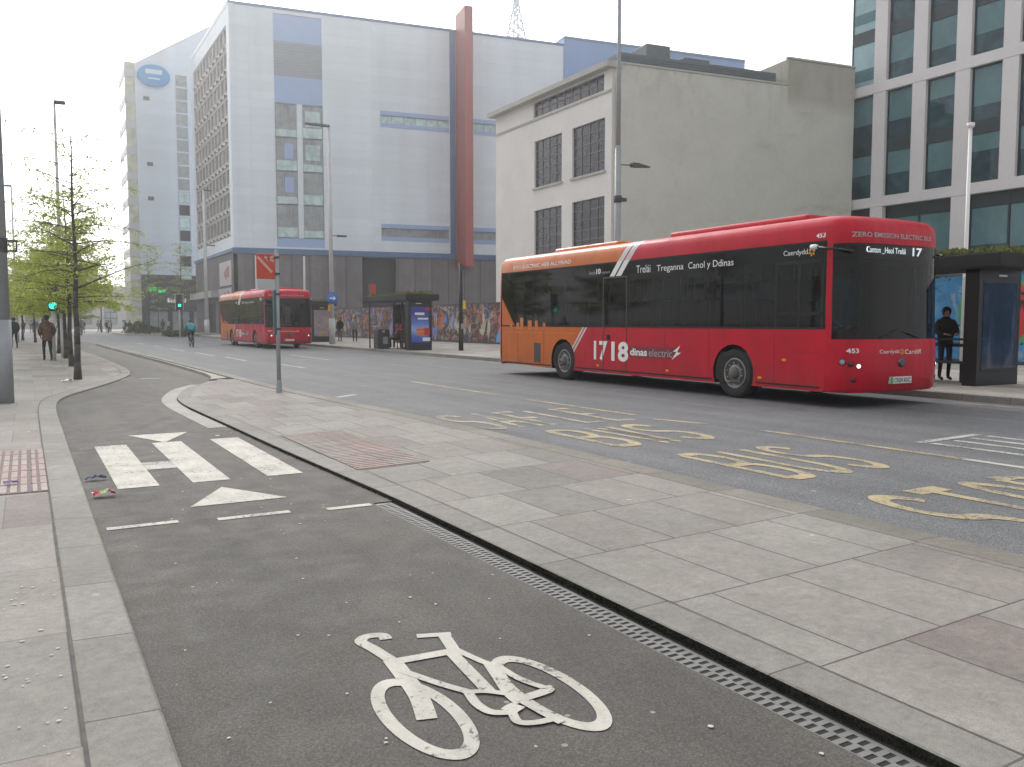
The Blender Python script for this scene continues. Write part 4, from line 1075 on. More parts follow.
# --- painted hoardings
def graffiti(name, stops, base, seed, ztop):
    t = NT(name); v = t.map((0, .4, .6), (seed, seed * 2, 0)); v2 = t.map((0, .12, .1), (seed, seed, 3))
    a = t.noise(v2, 3.4, 2, .5, 1.2); b = t.noise(v, 2.3, 4, .6, 2.2); cc = t.noise(t.map((0, .55, .45), (seed, 5, 1)), 2.4, 4, .6, 1.5)
    col = t.ramp(t.math('ADD', t.math('MULTIPLY', a, .75), t.math('MULTIPLY', cc, .25)), stops, 'LINEAR')
    c = t.mix(t.ramp(b, [(.47, 0), (.56, 1)]), base, col)
    c = t.mix(t.math('MULTIPLY', t.ramp(cc, [(.55, 0), (.6, 1)]), .35), c, (.5, .48, .47))
    c = t.mix(t.ramp(t.noise(v, 2.6, 3, .6, 2.5), [(.6, 0), (.63, 1)]), c, (.02, .02, .025))
    t.base(c); t.set(rough=.7); return t.m
M['graf_far'] = graffiti('graffiti_mural', [(.28, (.34, .3, .24)), (.38, (.13, .18, .4)), (.45, (.18, .1, .24)), (.5, (.32, .28, .22)), (.56, (.4, .12, .05)), (.64, (.3, .05, .05)), (.72, (.3, .22, .13))], (.05, .045, .05), 3.7, 2.6)
M['graf_near'] = graffiti('blue_mural', [(.3, (.04, .2, .42)), (.5, (.08, .3, .55)), (.7, (.3, .45, .6))], (.05, .22, .42), 8.1, 3.1)
M['art_blue'] = simple('sky_blue_art', (.06, .4, .68), .6, .2, 2); M['art_orange'] = simple('orange_art', (.4, .11, .035), .6, .4, 2.5); M['art_pale'] = simple('pale_art', (.42, .38, .3), .6, .4, 2.5)
M['art_crimson'] = simple('crimson_art', (.22, .04, .04), .6, .4, 2.5); M['art_dark'] = simple('dark_art', (.05, .07, .09), .6, .4, 2.5); M['art_red'] = simple('red_art', (.5, .025, .03), .6, .2, 2); M['art_green'] = simple('green_art', (.06, .3, .12), .6, .2, 2); M['art_violet'] = simple('blue_violet_art', (.14, .2, .5), .6, .45, 3)
def hoarding(name, A, B, h, mat, label):
    A = Vector((*A, .12)); B = Vector((*B, .12)); U = (B - A); L = U.length; U.normalize(); N = Vector((U.y, -U.x, 0)); N = N if N.x < 0 else -N
    o = empty(name, (0, 0, 0), 0, label, 'hoarding'); T = frame(A, U, N)
    mb = MB(); mb.box(0, -.1, 0, L, 0, h, 0, T); mb.build('board', mat, o)
    mb = MB(); x = 0
    while x < L: mb.box(x, 0.001, 0, x + .02, .012, h, 0, T); x += 1.22
    mb.box(0, -.14, h, L, .05, h + .06, 0, T); mb.box(0, 0, 0, L, .05, .12, 0, T); mb.build('battens', M['metal_dark'], o)
    return o, T, L
hf, TF, LF = hoarding('graffiti_hoarding', (25.6, 40), (24.9, 92), 2.55, M['graf_far'], 'long dark hoarding sprayed with multicoloured graffiti beyond the bus shelters')
def blob(mb, T, pts, n, z=0):
    mb.ngon([T(u, n, v) for u, v in catmull(pts + [pts[0]], 4)[:-1]])
rnd = random.Random(11)
mb = MB(); blob(mb, TF, [(3.6, .1), (5.4, .1), (5.0, .9), (4.4, 1.75), (3.9, 1.4), (3.3, .7)], .016); blob(mb, TF, [(5.6, .1), (6.6, .1), (6.3, .9), (5.9, .7)], .018); mb.build('blue_figure', M['art_blue'], hf, recalc=False)
mb = MB()
for k in range(16):
    u = rnd.uniform(-.0, 3.3) + .5; z = rnd.uniform(.6, 1.9); s = rnd.uniform(.25, .55); blob(mb, TF, [(u, z - s * .5), (u + s * .4, z + s * .1), (u + s * .1, z + s), (u - s * .3, z + s * .3)], .014 + k * .0012)
mb.build('flames', M['art_orange'], hf, recalc=False)
mb = MB()
for k in range(12):
    u = rnd.uniform(7, 13); z = rnd.uniform(.7, 1.7); s = rnd.uniform(.25, .5); blob(mb, TF, [(u, z - s), (u + s * .45, z), (u, z + s), (u - s * .45, z)], .014 + k * .0012)
for k in range(10):
    u = rnd.uniform(30, 41); z = rnd.uniform(.9, 1.8); s = rnd.uniform(.3, .6); blob(mb, TF, [(u, z - s), (u + s * .5, z), (u, z + s), (u - s * .5, z)], .014 + k * .0012)
split_build(mb, 'pale_figure', M['art_pale'], hf, recalc=False)
mb = MB()
for k in range(16):
    u = rnd.uniform(15, 27); z = rnd.uniform(.5, 1.9); s = rnd.uniform(.25, .6); blob(mb, TF, [(u, z - s), (u + s * .5, z), (u, z + s * .8), (u - s * .5, z)], .014 + k * .0012)
split_build(mb, 'violet_shape', M['art_violet'], hf, recalc=False)
for k in range(34):
    mb = MB(); u = rnd.uniform(.6, 17) if k < 26 else rnd.uniform(24, 40); z = rnd.uniform(.3, 1.3); w = rnd.uniform(.15, .4); h = rnd.uniform(.5, 1.1)
    blob(mb, TF, [(u - w, z + h * .2), (u - w * .3, z), (u + w * .6, z + h * .15), (u + w, z + h * .5), (u + w * .35, z + h * .55), (u + w * .5, z + h), (u - w * .1, z + h * .7), (u - w * .6, z + h * .85)], .0125 + k * .0002)
    mb.build('mural_shape', (M['art_orange'], M['art_violet'], M['art_dark'], M['art_pale'], M['art_orange'], M['art_crimson'])[k % 6], hf, recalc=False)
hn, TN, LN = hoarding('mural_hoarding', (28.0, 4), (27.3, 30), 2.95, M['graf_near'], 'blue hoarding with a big red roundel ringed in green, beside the near shelter')
def disc(mb, T, u, z, r, n, k=40): mb.ngon([T(u + r * math.cos(2 * math.pi * i / k), n, z + r * math.sin(2 * math.pi * i / k)) for i in range(k)])
mb = MB(); disc(mb, TN, 12.4, 1.72, 1.3, .016); rg = mb.build('green_ring', M['art_green'], hn, recalc=False)
mb = MB(); disc(mb, TN, 12.4, 1.72, 1.16, .02); rd = mb.build('red_disc', M['art_red'], rg, recalc=False)
mb = MB(); F2 = lambda x, y: TN(12.4 + x, .024, 1.7 + y)
for pts in ([(-.95, -.1), (-.8, .35), (-.6, -.3), (-.4, .4), (-.3, -.2)], [(-.1, .4), (0, -.4), (.3, .3), (.25, -.35)], [(.5, .45), (.45, -.4), (.8, -.2), (.95, .3), (.6, .2)], [(-1.0, .55), (-.2, .7), (.5, .6)]):
    ribbon(mb, catmull(pts, 6), .09, 0, 0, F2)
mb.build('black_script', M['black'], rd, recalc=False)
# ------------------------------------------------------------------ street furniture
def base_z(x): return .121 if x > 15.5 else (.09 if x > 2.6 else .038)
# near lamp post behind the bus
lp = empty('lamp_post', (16.65, 22.3, .121), 0, 'tall grey lamp post with a side lamp, rising behind the near bus', 'lamp post')
mb = MB(); mb.tube((0, 0, 0), (0, 0, 6.9), .105, .1, 14); mb.tube((0, 0, 6.9), (0, 0, 12.6), .075, .055, 12); mb.lathe([(6.85, .1), (7.0, .078)], 'z', n=14); mb.build('column', M['metal_grey'], lp)
mb = MB(); mb.tube((0, 0, 6.4), (.5, -.05, 6.42), .02, n=6); mb.build('bracket', M['metal_dark'], lp)
mb = MB(); mb.box(.5, -.16, 6.36, .78, .06, 6.5); mb.add([(.78, -.15, 6.37), (.78, .05, 6.37), (.78, .05, 6.49), (.78, -.15, 6.49), (1.25, -.1, 6.4), (1.25, 0, 6.4), (1.25, 0, 6.44), (1.25, -.1, 6.44)], [(0, 1, 5, 4), (1, 2, 6, 5), (2, 3, 7, 6), (3, 0, 4, 7), (4, 5, 6, 7)]); mb.build('lamp_head', M['metal_dark'], lp, .02)
mb = MB(); mb.lathe([(5.2, .12), (5.22, .135), (5.4, .135), (5.42, .12)], 'z', n=14); mb.box(.12, -.06, 5.25, .32, .06, 5.36); mb.build('clamp', M['metal_dark'], lp)
# mid lamp post with the round blue sign
def lamp(loc, H, label, arm, low=None, r=.11, head=1.1):
    o = empty('lamp_post', loc, 0, label, 'lamp post')
    mb = MB(); mb.tube((0, 0, 0), (0, 0, 1.6), r * 1.25, r * 1.2, 12); mb.tube((0, 0, 1.6), (0, 0, H), r, r * .55, 12); mb.build('column', M['metal_pale'], o)
    mb = MB(); s = math.copysign(1, arm)
    mb.box(min(0, arm) - .02, -.12, H - .08, max(0, arm) + .02, .12, H + .05); mb.build('lamp_head', M['metal_dark'], o, .03)
    if low:
        mb = MB(); mb.tube((0, 0, low), (.4, 0, low + .03), .03, n=6); mb.box(.4, -.12, low - .03, 1.0, .12, low + .08); mb.build('side_lamp', M['metal_dark'], o, .03)
    return o
mid = lamp((16.65, 51.8, .121), 13.4, 'tall grey lamp post carrying a round blue sign, beside the far bus', -1.5, 6.7, .15)
M['sign_round'] = simple('round_blue_sign', (.03, .17, .55), .4, .05, 3)
mb = MB(); mb.lathe([(-.2, 0), (-.2, .36), (-.17, .36), (-.17, 0)], 'y', (0, 0, 2.85), 24); b = mb.build('blue_sign', M['sign_round'], mid)
mb = MB(); mb.ngon([(-.2, -.21, 2.9), (.05, -.21, 2.9), (.05, -.21, 3.0), (.22, -.21, 2.85), (.05, -.21, 2.7), (.05, -.21, 2.8), (-.2, -.21, 2.8)]); mb.build('arrow', M['white'], b, recalc=False)
mb = MB(); mb.box(-.28, -.2, 2.05, -.16, -.1, 2.45); mb.build('yellow_tag', M['gold'], mid)
lamp((1.36, 40.1, .04), 10.45, 'tall slim lamp post standing among the young trees on the left pavement', .38, None, .085)
lamp((16.3, 92, .12), 14.8, 'tall grey lamp post at the corner of the clad block, behind the traffic signals', .8, 9.2, .2)
lamp((-.5, 70, .04), 11.0, 'faint lamp post in the distance left of the trees', -.4, None, .09)
# thick post at the left edge
po = empty('grey_post', (-.37, 17.87, .038), 0, 'thick grey steel post at the left edge with a small bracket', 'post')
mb = MB(); mb.tube((0, 0, 0), (0, 0, 1.5), .155, .155, 18); mb.tube((0, 0, 1.5), (.03, 0, 11), .14, .09, 18); mb.build('column', M['metal_grey'], po)
mb = MB(); mb.box(.1, -.03, 2.72, .3, .03, 2.75); mb.box(.1, -.03, 2.9, .3, .03, 2.93); mb.box(.27, -.03, 2.72, .3, .03, 2.93); mb.lathe([(2.7, .15), (2.95, .15)], 'z', n=18); mb.build('bracket', M['metal_dark'], po)
# black post with yellow tag
bp = empty('black_post', (18.3, 37, .121), 0, 'slim black post with a small yellow plate under the red fin', 'post')
mb = MB(); mb.tube((0, 0, 0), (0, 0, 1.1), .12, .12, 12); mb.tube((0, 0, 1.1), (0, 0, 4.2), .09, .085, 12); mb.build('column', M['black'], bp)
mb = MB(); mb.box(.09, -.04, 2.0, .24, .02, 2.42); mb.build('yellow_plate', simple('yellow_plate', (.75, .55, .03), .5, .05), bp)
mb = MB(); mb.box(-.05, -.16, 1.05, .16, -.08, 1.3); mb.build('push_button_box', M['metal_grey'], bp, .01)
# slender white pole over the near shelter
wp = empty('white_pole', (23.6, 14.95, .121), 0, 'slender white pole rising above the near bus shelter', 'pole')
mb = MB(); mb.tube((0, 0, 0), (0, 0, 6.9), .065, .05, 12); mb.build('column', M['white'], wp)
mb = MB(); mb.lathe([(6.9, .05), (6.92, .1), (7.03, .11), (7.06, 0)], 'z', n=14); mb.build('cap', M['white'], wp)
for x, y, h, lab in ((15.9, 68.3, 6.6, 'thin grey pole standing behind the far bus, at its middle'), (17.9, 62, 6.2, 'thin pale pole behind the far bus, right of its windscreen')):
    o = empty('thin_pole', (x, y, .121), 0, lab, 'pole'); mb = MB(); mb.tube((0, 0, 0), (0, 0, h), .09, .07, 10); mb.build('column', M['metal_pale'], o)
    mb = MB(); mb.lathe([(h, .07), (h + .03, .1), (h + .12, .1), (h + .14, 0)], 'z', n=10); mb.build('cap', M['metal_dark'], o)
# bus stop flag
fl = empty('bus_stop_pole', (4.41, 17.2, .088), 0, 'grey bus stop pole with an orange-red flag on the paved island', 'bus stop')
mb = MB(); mb.tube((0, 0, 0), (0, 0, 2.8), .042, .04, 14); mb.lathe([(2.8, .04), (2.83, .042), (2.85, .02)], 'z', n=14); mb.lathe([(0, .06), (.22, .052), (.25, .043)], 'z', n=14); mb.build('pole', M['metal_grey'], fl)
M['flag'] = simple('orange_red_flag', (.5, .055, .025), .45, .08, 4); M['flag_line'] = simple('pale_flag_line', (.6, .35, .3), .45, .05, 4); M['flag_grey'] = simple('flag_grey', (.42, .44, .45), .45, .05, 4)
mb = MB(); mb.box(-.4, -.015, 2.27, -.03, .015, 2.76); f = mb.build('flag', M['flag'], fl, .006)
mb = MB()
for (x0, z0, x1, z1, w) in ((-.38, 2.7, -.1, 2.4, .05), (-.24, 2.7, -.06, 2.62, .045), (-.2, 2.64, -.06, 2.72, .04)):
    ribbon(mb, [(x0, z0), (x1, z1)], w, 0, 0, lambda x, z: (x, -.017, z))
mb.build('flag_motif', M['flag_line'], f, recalc=False)
mb = MB(); mb.box(-.38, -.012, 2.05, -.03, .012, 2.26); mb.build('route_plate', M['flag_grey'], fl, .006)
mb = MB(); mb.box(-.08, -.03, 1.15, -.02, .07, 2.05); mb.build('timetable_case', simple('teal_case', (.04, .11, .12), .4, .1), fl, .01)
mb = MB()
for z in (2.35, 2.68, 1.25, 1.95): mb.box(-.05, -.05, z, .05, .05, z + .04)
mb.build('bracket', M['metal_dark'], fl)

# shelters
M['sedum'] = simple('sedum_leaves', (.15, .17, .05), .9, .5, 9)
def sedum_roof(mb, x0, y0, x1, y1, z, rnd, n):
    for k in range(n):
        x = rnd.uniform(x0, x1); y = rnd.uniform(y0, y1); h = rnd.choice((.03, .05, .06, .08, .1, .16)); r = rnd.uniform(.03, .09)
        for j in range(3):
            a = rnd.uniform(0, 6.28); c, s = math.cos(a) * r, math.sin(a) * r
            mb.add([(x - c, y - s, z), (x + c, y + s, z), (x + c * .6, y + s * .6 + rnd.uniform(-.03, .03), z + h), (x - c * .5, y - s * .5, z + h * rnd.uniform(.5, 1))], [(0, 1, 2, 3)])
def poster(kind):
    t = NT(kind); x, y, z = t.sep(t.tc.outputs['Object']); n = t.noise(t.map((2, 1, 2)), 2.5, 4, .6, 1.5)
    if kind == 'burger_poster':
        h = t.math('ADD', z, t.math('MULTIPLY', n, .5)); c = t.ramp(t.math('MULTIPLY', h, .4), [(.2, (.03, .05, .28)), (.36, (.05, .12, .5)), (.5, (.3, .42, .7)), (.62, (.12, .2, .6)), (.8, (.03, .05, .3))])
    elif kind == 'mixed_poster': c = t.ramp(n, [(.3, (.06, .09, .35)), (.45, (.12, .3, .5)), (.52, (.5, .2, .06)), (.58, (.5, .36, .2)), (.7, (.35, .05, .05))])
    else: c = t.ramp(t.noise(t.map((1.2, 1, .5)), 1.8, 3, .5, .8), [(.35, (.012, .016, .03)), (.55, (.025, .033, .06)), (.7, (.07, .085, .13))])
    t.base(c); t.set(rough=.12 if kind == 'dark_screen' else .3, spec=.5); return t.m
for k in ('burger_poster', 'mixed_poster', 'dark_screen'): M[k] = poster(k)
def shelter(loc, label, art, L=6.2, panel=(.35, 1.75), zp=2.55, rnd=random.Random(5), n=900, roofy=-.5, rz=0, width=1.95):
    o = empty('bus_shelter', loc, rz, label, 'bus shelter', 'bus shelters along the far pavement')
    a, b = panel
    mb = MB(); mb.box(a, 0, 0, b, .32, zp); mb.box(a + .14, -.012, .32, b - .14, .0, .38); mb.box(a + .14, -.012, zp - .3, b - .14, 0, zp - .24); p = mb.build('advert_case', M['black'], o, .02)
    mb = MB(); mb.quad((a + .16, -.008, .38), (b - .16, -.008, .38), (b - .16, -.008, zp - .3), (a + .16, -.008, zp - .3)); mb.build('advert', art, p, recalc=False)
    mb = MB(); mb.box(b - .85, -.006, zp - .16, b - .55, 0, zp - .12); mb.build('label_strip', M['white'], p)
    mb = MB(); mb.box(0, roofy, zp, width, L, zp + .3); rf = mb.build('roof', M['blackmatt'], o, .03)
    mb = MB(); mb.quad((.05, roofy + .05, zp + .31), (width - .05, roofy + .05, zp + .31), (width - .05, L - .05, zp + .31), (.05, L - .05, zp + .31)); sedum_roof(mb, .05, roofy + .05, width - .05, L - .05, zp + .305, rnd, n); mb.build('sedum', M['sedum'], rf, recalc=False)
    for y in (2.2, 4.1, L - .3):
        mb = MB(); mb.box(1.6, y, 0, 1.7, y + .08, zp); mb.build('post', M['black'], o)
    mb = MB(); mb.quad((1.66, .35, .25), (1.66, L - .3, .25), (1.66, L - .3, zp - .1), (1.66, .35, zp - .1)); mb.build('back_glass', M['shelter_glass'], o, recalc=False)
    mb = MB(); mb.box(1.05, .7, .43, 1.45, 3.6, .48)
    for y in (.9, 2.1, 3.4): mb.box(1.22, y, 0, 1.28, y + .06, .43)
    mb.box(1.5, .7, .8, 1.54, 3.6, .88); mb.build('bench', M['metal_dark'], o)
    mb = MB(); mb.tube((.45, .4, 1.0), (.45, 1.9, 1.0), .025, n=6); mb.tube((.45, 1.9, 0), (.45, 1.9, 1.0), .025, n=6); mb.build('perch_rail', M['black'], o)
    return o
s1 = shelter((17.35, 10.85, .121), 'nearest bus shelter, black with a dark digital screen, at the right edge', M['dark_screen'], 7, (.3, 1.85), 2.52, random.Random(5), 2600, -.6)
s2 = shelter((15.85, 38.3, .121), 'bus shelter with a planted roof and a blue burger poster, between the buses', M['burger_poster'], 5.6, (.25, 1.5), 2.42, random.Random(6), 700, -.35, width=1.75)
adv = [c for c in s2.children if c.name.startswith('advert_case')][0]
mb = MB()
for (x, z, w, h) in ((.72, 1.0, .5, .14), (.75, .86, .44, .13), (.74, .74, .46, .1)): mb.lathe([(z - h / 2, w / 2 * .8), (z, w / 2), (z + h / 2, w / 2 * .8), (z + h / 2, 0)], 'z', (x + .18, 0, 0), 14)
mb.v = [(x, -.012 + y * .01, z) for x, y, z in mb.v]; mb.build('burger_art', M['skyline'], adv)
mb = MB(); mb.box(1.1, -.02, .75, 1.38, -.012, 1.1); mb.box(1.15, -.02, 1.95, 1.4, -.012, 2.08); mb.build('red_art', M['red'], adv)
mb = MB(); mb.box(.6, -.02, 1.72, 1.1, -.012, 1.84); mb.box(.75, -.02, 1.5, 1.3, -.012, 1.58); mb.box(1.0, -.02, .45, 1.4, -.012, .62); mb.build('pale_art', M['white'], adv)
s3 = shelter((16.9, 58, .121), 'furthest bus shelter with a colourful poster, behind the lamp post with the blue sign', M['mixed_poster'], 5.5, (.3, 1.75), 2.5, random.Random(8), 500)
# flag standing above the middle shelter
o = empty('bus_stop_pole', (15.95, 43.2, .121), 0, 'small red bus stop flag showing above the burger-poster bus shelter', 'bus stop')
mb = MB(); mb.tube((0, 0, 0), (0, 0, 3.4), .04, n=8); mb.build('pole', M['metal_dark'], o)
mb = MB(); mb.box(-.02, -.02, 2.85, .36, .02, 3.4); mb.build('flag', M['flag'], o)
# litter bin
lb = empty('litter_bin', (16.0, 41.6, .121), 0, 'square dark grey litter bin with a pale notice, left of the middle bus shelter', 'litter bin')
mb = MB(); mb.box(-.33, -.3, 0, .33, .3, 1.0); mb.build('case', M['metal_dark'], lb, .03)
mb = MB(); mb.box(-.36, -.33, 1.12, .36, .33, 1.17)
for x in (-.3, .26):
    for y in (-.27, .23): mb.box(x, y, 1.0, x + .04, y + .04, 1.12)
mb.build('hood', M['metal_grey'], lb, .015)
mb = MB(); mb.box(-.04, -.315, .25, .22, -.303, .62); mb.box(-.08, -.315, .84, .06, -.303, .95); mb.build('notice', M['grey_vinyl'], lb)
# traffic signals
M['tl_green'] = emis('green_signal', (.02, .9, .45), 3.5)
def signal(loc, label, hz=3.0, board=True):
    o = empty('traffic_signal', loc, 0, label, 'traffic light', 'traffic signals at the junction')
    mb = MB(); mb.tube((.0, .1, 0), (.0, .1, hz + .3), .057, n=8); mb.build('pole', M['metal_pale'], o)
    mb = MB(); mb.box(-.16, -.1, hz - .55, .16, .05, hz + .5); h = mb.build('head', M['black'], o, .02)
    if board:
        mb = MB(); mb.box(-.33, -.0, hz - .75, .33, .02, hz + .7); mb.build('backing_board', M['black'], h)
        mb = MB()
        for a, b, c, d in ((-.36, -.33, hz - .78, hz + .73), (.33, .36, hz - .78, hz + .73)): mb.box(a, -.012, c, b, .02, d)
        mb.box(-.36, -.012, hz + .7, .36, .02, hz + .73); mb.build('white_border', M['white'], h)
    for k, z in enumerate((hz + .32, hz, hz - .34)):
        mb = MB(); mb.lathe([(-.1, 0), (-.13, .12), (-.12, .13)], 'y', (0, 0, z), 14); mb.build('lens', M['tl_green'] if k == 2 else M['lamp_dark'], h)
        mb = MB()
        for i in range(8):
            a, b = R(i * 22.5), R(i * 22.5 + 22.5); mb.quad((.145 * math.cos(a), -.1, z + .145 * math.sin(a)), (.145 * math.cos(b), -.1, z + .145 * math.sin(b)), (.145 * math.cos(b), -.28, z + .145 * math.sin(b)), (.145 * math.cos(a), -.28, z + .145 * math.sin(a)))
        mb.build('hood', M['black'], h, recalc=False)
    return o
signal((12.55, 84.5, .03), 'green traffic light with a white-edged board, above the cyclist', 3.35)
signal((.93, 36.6, .04), 'green traffic light glowing against the tree foliage on the left pavement', 2.42, False)

# ------------------------------------------------------------------ trees
def leafmat(name, a, b):
    t = NT(name); t.n.remove(t.b); oi = t.n.new('ShaderNodeNewGeometry')
    n = t.noise(t.map(), 1.1, 3); r = t.math('ADD', t.math('MULTIPLY', oi.outputs['Random Per Island'], .6), t.math('MULTIPLY', n, .4))
    c = t.ramp(r, [(.2, a), (.8, b)])
    d = t.n.new('ShaderNodeBsdfDiffuse'); tr = t.n.new('ShaderNodeBsdfTranslucent'); t.L(c, d.inputs[0]); t.L(c, tr.inputs[0])
    m = t.n.new('ShaderNodeMixShader'); m.inputs[0].default_value = .5; t.L(d.outputs[0], m.inputs[1]); t.L(tr.outputs[0], m.inputs[2]); t.L(m.outputs[0], t.out.inputs[0]); return t.m
M['leaf'] = leafmat('spring_leaf', (.3, .36, .055), (.52, .57, .14)); M['leaf_dark'] = leafmat('shrub_leaf', (.045, .07, .02), (.13, .16, .05))
M['bark'] = simple('grey_bark', (.075, .068, .062), .9, .35, 7, bump=.5, bscale=25)
def tree_mesh(seed, H, z0, spread, nb, leaves, ls, top_sparse, taper=.62, sg=.085):
    rnd = random.Random(seed); tk = MB(); lf = MB(); r0 = .085
    # slightly wandering tapered leader
    P = [Vector((0, 0, 0))]; n = 14
    for i in range(1, n + 1): P.append(Vector((P[-1].x + rnd.uniform(-.02, .02), P[-1].y + rnd.uniform(-.02, .02), H * .97 * i / n)))
    rad = lambda z: max(.006, r0 * (1 - .92 * (z / H)) + (.02 if z < .2 else 0))
    for a, b in zip(P, P[1:]): tk.tube(a, b, rad(a.z), rad(b.z), 9)
    def at(z):
        f = min(.9999, z / (H * .97)) * n; i = int(f); return P[i].lerp(P[i + 1], f - i)
    twigs = []
    for k in range(nb):
        f = (k + rnd.random()) / nb; z = z0 + (H - z0 - .25) * f ** 1.05
        b = at(z); a = k * 2.4 + rnd.uniform(-.5, .5)
        ln = spread * (1 - taper * ((z - z0) / (H - z0)) ** 1.3) * rnd.uniform(.55, 1.1)
        up = rnd.uniform(.15, .5); pts = [b]; d = Vector((math.cos(a), math.sin(a), up)).normalized(); r = rad(z) * .42 + .003
        m = 5
        for j in range(m):
            d = (d + Vector((rnd.uniform(-.18, .18), rnd.uniform(-.18, .18), rnd.uniform(-.16, .05)))).normalized(); pts.append(pts[-1] + d * ln / m)
        for j, (p, q) in enumerate(zip(pts, pts[1:])): tk.tube(p, q, r * (1 - .17 * j), r * (1 - .17 * (j + 1)), 5, 0, False)
        for j in range(1, m + 1):
            twigs.append((pts[j], d, z))
            for s in range(3):
                e = (d + Vector((rnd.uniform(-1, 1), rnd.uniform(-1, 1), rnd.uniform(-.5, .35)))).normalized(); q = pts[j] + e * ln * rnd.uniform(.1, .28)
                tk.tube(pts[j], q, .005, .0025, 3, 0, False); twigs.append((q, e, z)); twigs.append(((q + pts[j]) / 2, e, z))
    wts = [max(.06, 1 - top_sparse * ((t[2] - z0) / (H - z0))) for t in twigs]
    tot = sum(wts)
    for t, w in zip(twigs, wts):
        cnt = leaves * w / tot; cnt = int(cnt) + (rnd.random() < cnt % 1)
        for i in range(cnt):
            c = t[0] + Vector((rnd.gauss(0, sg), rnd.gauss(0, sg), rnd.gauss(-.03, sg * .7)))
            s = ls * rnd.uniform(.6, 1.3); u = Vector((rnd.uniform(-1, 1), rnd.uniform(-1, 1), rnd.uniform(-.7, .3))).normalized(); v = u.cross(Vector((rnd.uniform(-.5, .5), rnd.uniform(-.5, .5), 1))).normalized()
            lf.add([c - u * s * .1, c + u * s * .45 + v * s * .3, c + u * s, c + u * s * .45 - v * s * .3], [(0, 1, 2, 3)])
    return tk, lf
def plant_tree(protos, loc, rz, sc, label, group='young street trees on the left pavement'):
    tk, lf = protos; o = empty('young_tree', loc, rz, label, 'tree', group); o.scale = (sc, sc, sc)
    for d, nm in ((tk, 'trunk'), (lf, 'crown')):
        c = bpy.data.objects.new(nm, d); COL.objects.link(c); c.parent = o
    return o
def proto(*a, mat='leaf'):
    tk, lf = tree_mesh(*a); x = tk.build('trunk', M['bark'], recalc=False); y = lf.build('crown', M[mat], recalc=False)
    r = (x.data, y.data); bpy.data.objects.remove(x); bpy.data.objects.remove(y); return r
TA = proto(5, 6.5, 2.3, 1.85, 44, 2600, .085, .86, .4, .04)
TB = proto(8, 6.0, 1.9, 2.2, 50, 6500, .12, .85)
TC = proto(21, 5.6, 1.8, 2.4, 48, 9000, .13, .78)
trees = [(TA, (1.12, 24.3), .0, 1.0, 'nearest young tree, sparse with its bare leader against the sky'), (TB, (1.3, 31.6), 1.0, 1.0, 'young tree second from the front, just behind the sparse one'),
 (TC, (1.39, 38.7), 2.2, 1.0, 'young leafy tree close beside the slim lamp post, nearer than it'), (TB, (1.33, 45.2), 3.4, 1.0, 'young leafy tree next behind the slim lamp post among the trees'),
 (TC, (1.3, 52.5), 4.1, 1.0, 'young leafy tree fifth along the pavement row')]
for p, xy, rz, sc, lab in trees: plant_tree(p, (*xy, .03), rz, sc, lab)
for k, (x, y) in enumerate(((1.0, 62), (.6, 70), (-.2, 79), (-1.8, 88), (-1.6, 57), (-3.2, 66), (-4.0, 78), (-6.5, 92), (1.9, 96), (5.5, 108), (-2, 110), (2, 124))):
    plant_tree(TC if k % 2 else TB, (x, y, .03), k * 1.3, 1.0 + .05 * (k % 3), 'distant young leafy tree merging into the row towards the station')
TD = proto(33, 9.5, 3.0, 2.6, 46, 2300, .13, .55)
for x, y, rz, lab in ((12.3, 105, .4, 'thin spring tree in front of the tower, left one of the pair'), (15.6, 103, 2.0, 'thin spring tree in front of the tower, right one of the pair'), (9.0, 128, 1, 'thin spring tree at the left foot of the tower')):
    plant_tree(TD, (x, y, .1), rz, 1.1, lab, 'thin trees before the tower')
# shrubs on the traffic island
def shrub(loc, rx, ry, h, label, seed):
    rnd = random.Random(seed); o = empty('shrub_bed', loc, 0, label, 'shrubs')
    mb = MB(); st = MB()
    for k in range(2600):
        a = rnd.uniform(0, 6.28); r = math.sqrt(rnd.random()); x, y = rx * r * math.cos(a), ry * r * math.sin(a)
        hh = h * (1 - .6 * r ** 3) * (.75 + .35 * math.sin(x * 2.1 + seed) * math.cos(y * 1.7)); z = hh * (1 - rnd.random() ** 2 * .8)
        s = rnd.uniform(.06, .15); u = Vector((rnd.uniform(-1, 1), rnd.uniform(-1, 1), rnd.uniform(-.2, .9))).normalized(); v = u.orthogonal().normalized()
        c = Vector((x, y, z)); mb.add([c, c + u * s + v * s * .5, c + u * 2 * s, c + u * s - v * s * .5], [(0, 1, 2, 3)])
    for k in range(40):
        a = rnd.uniform(0, 6.28); r = math.sqrt(rnd.random()) * .9; x, y = rx * r * math.cos(a), ry * r * math.sin(a); st.tube((x, y, -.05), (x * 1.05, y * 1.05, h * .7), .02, .01, 4)
    mb.build('foliage', M['leaf_dark'], o, recalc=False); st.build('stems', M['bark'], o)
shrub((12.0, 107, .12), 1.9, 1.6, 1.35, 'low dark shrub bed on the traffic island, left of the cyclist', 3)
shrub((13.2, 90.5, .0), 1.3, 1.2, .95, 'small olive shrub bed directly behind the cyclist', 5)

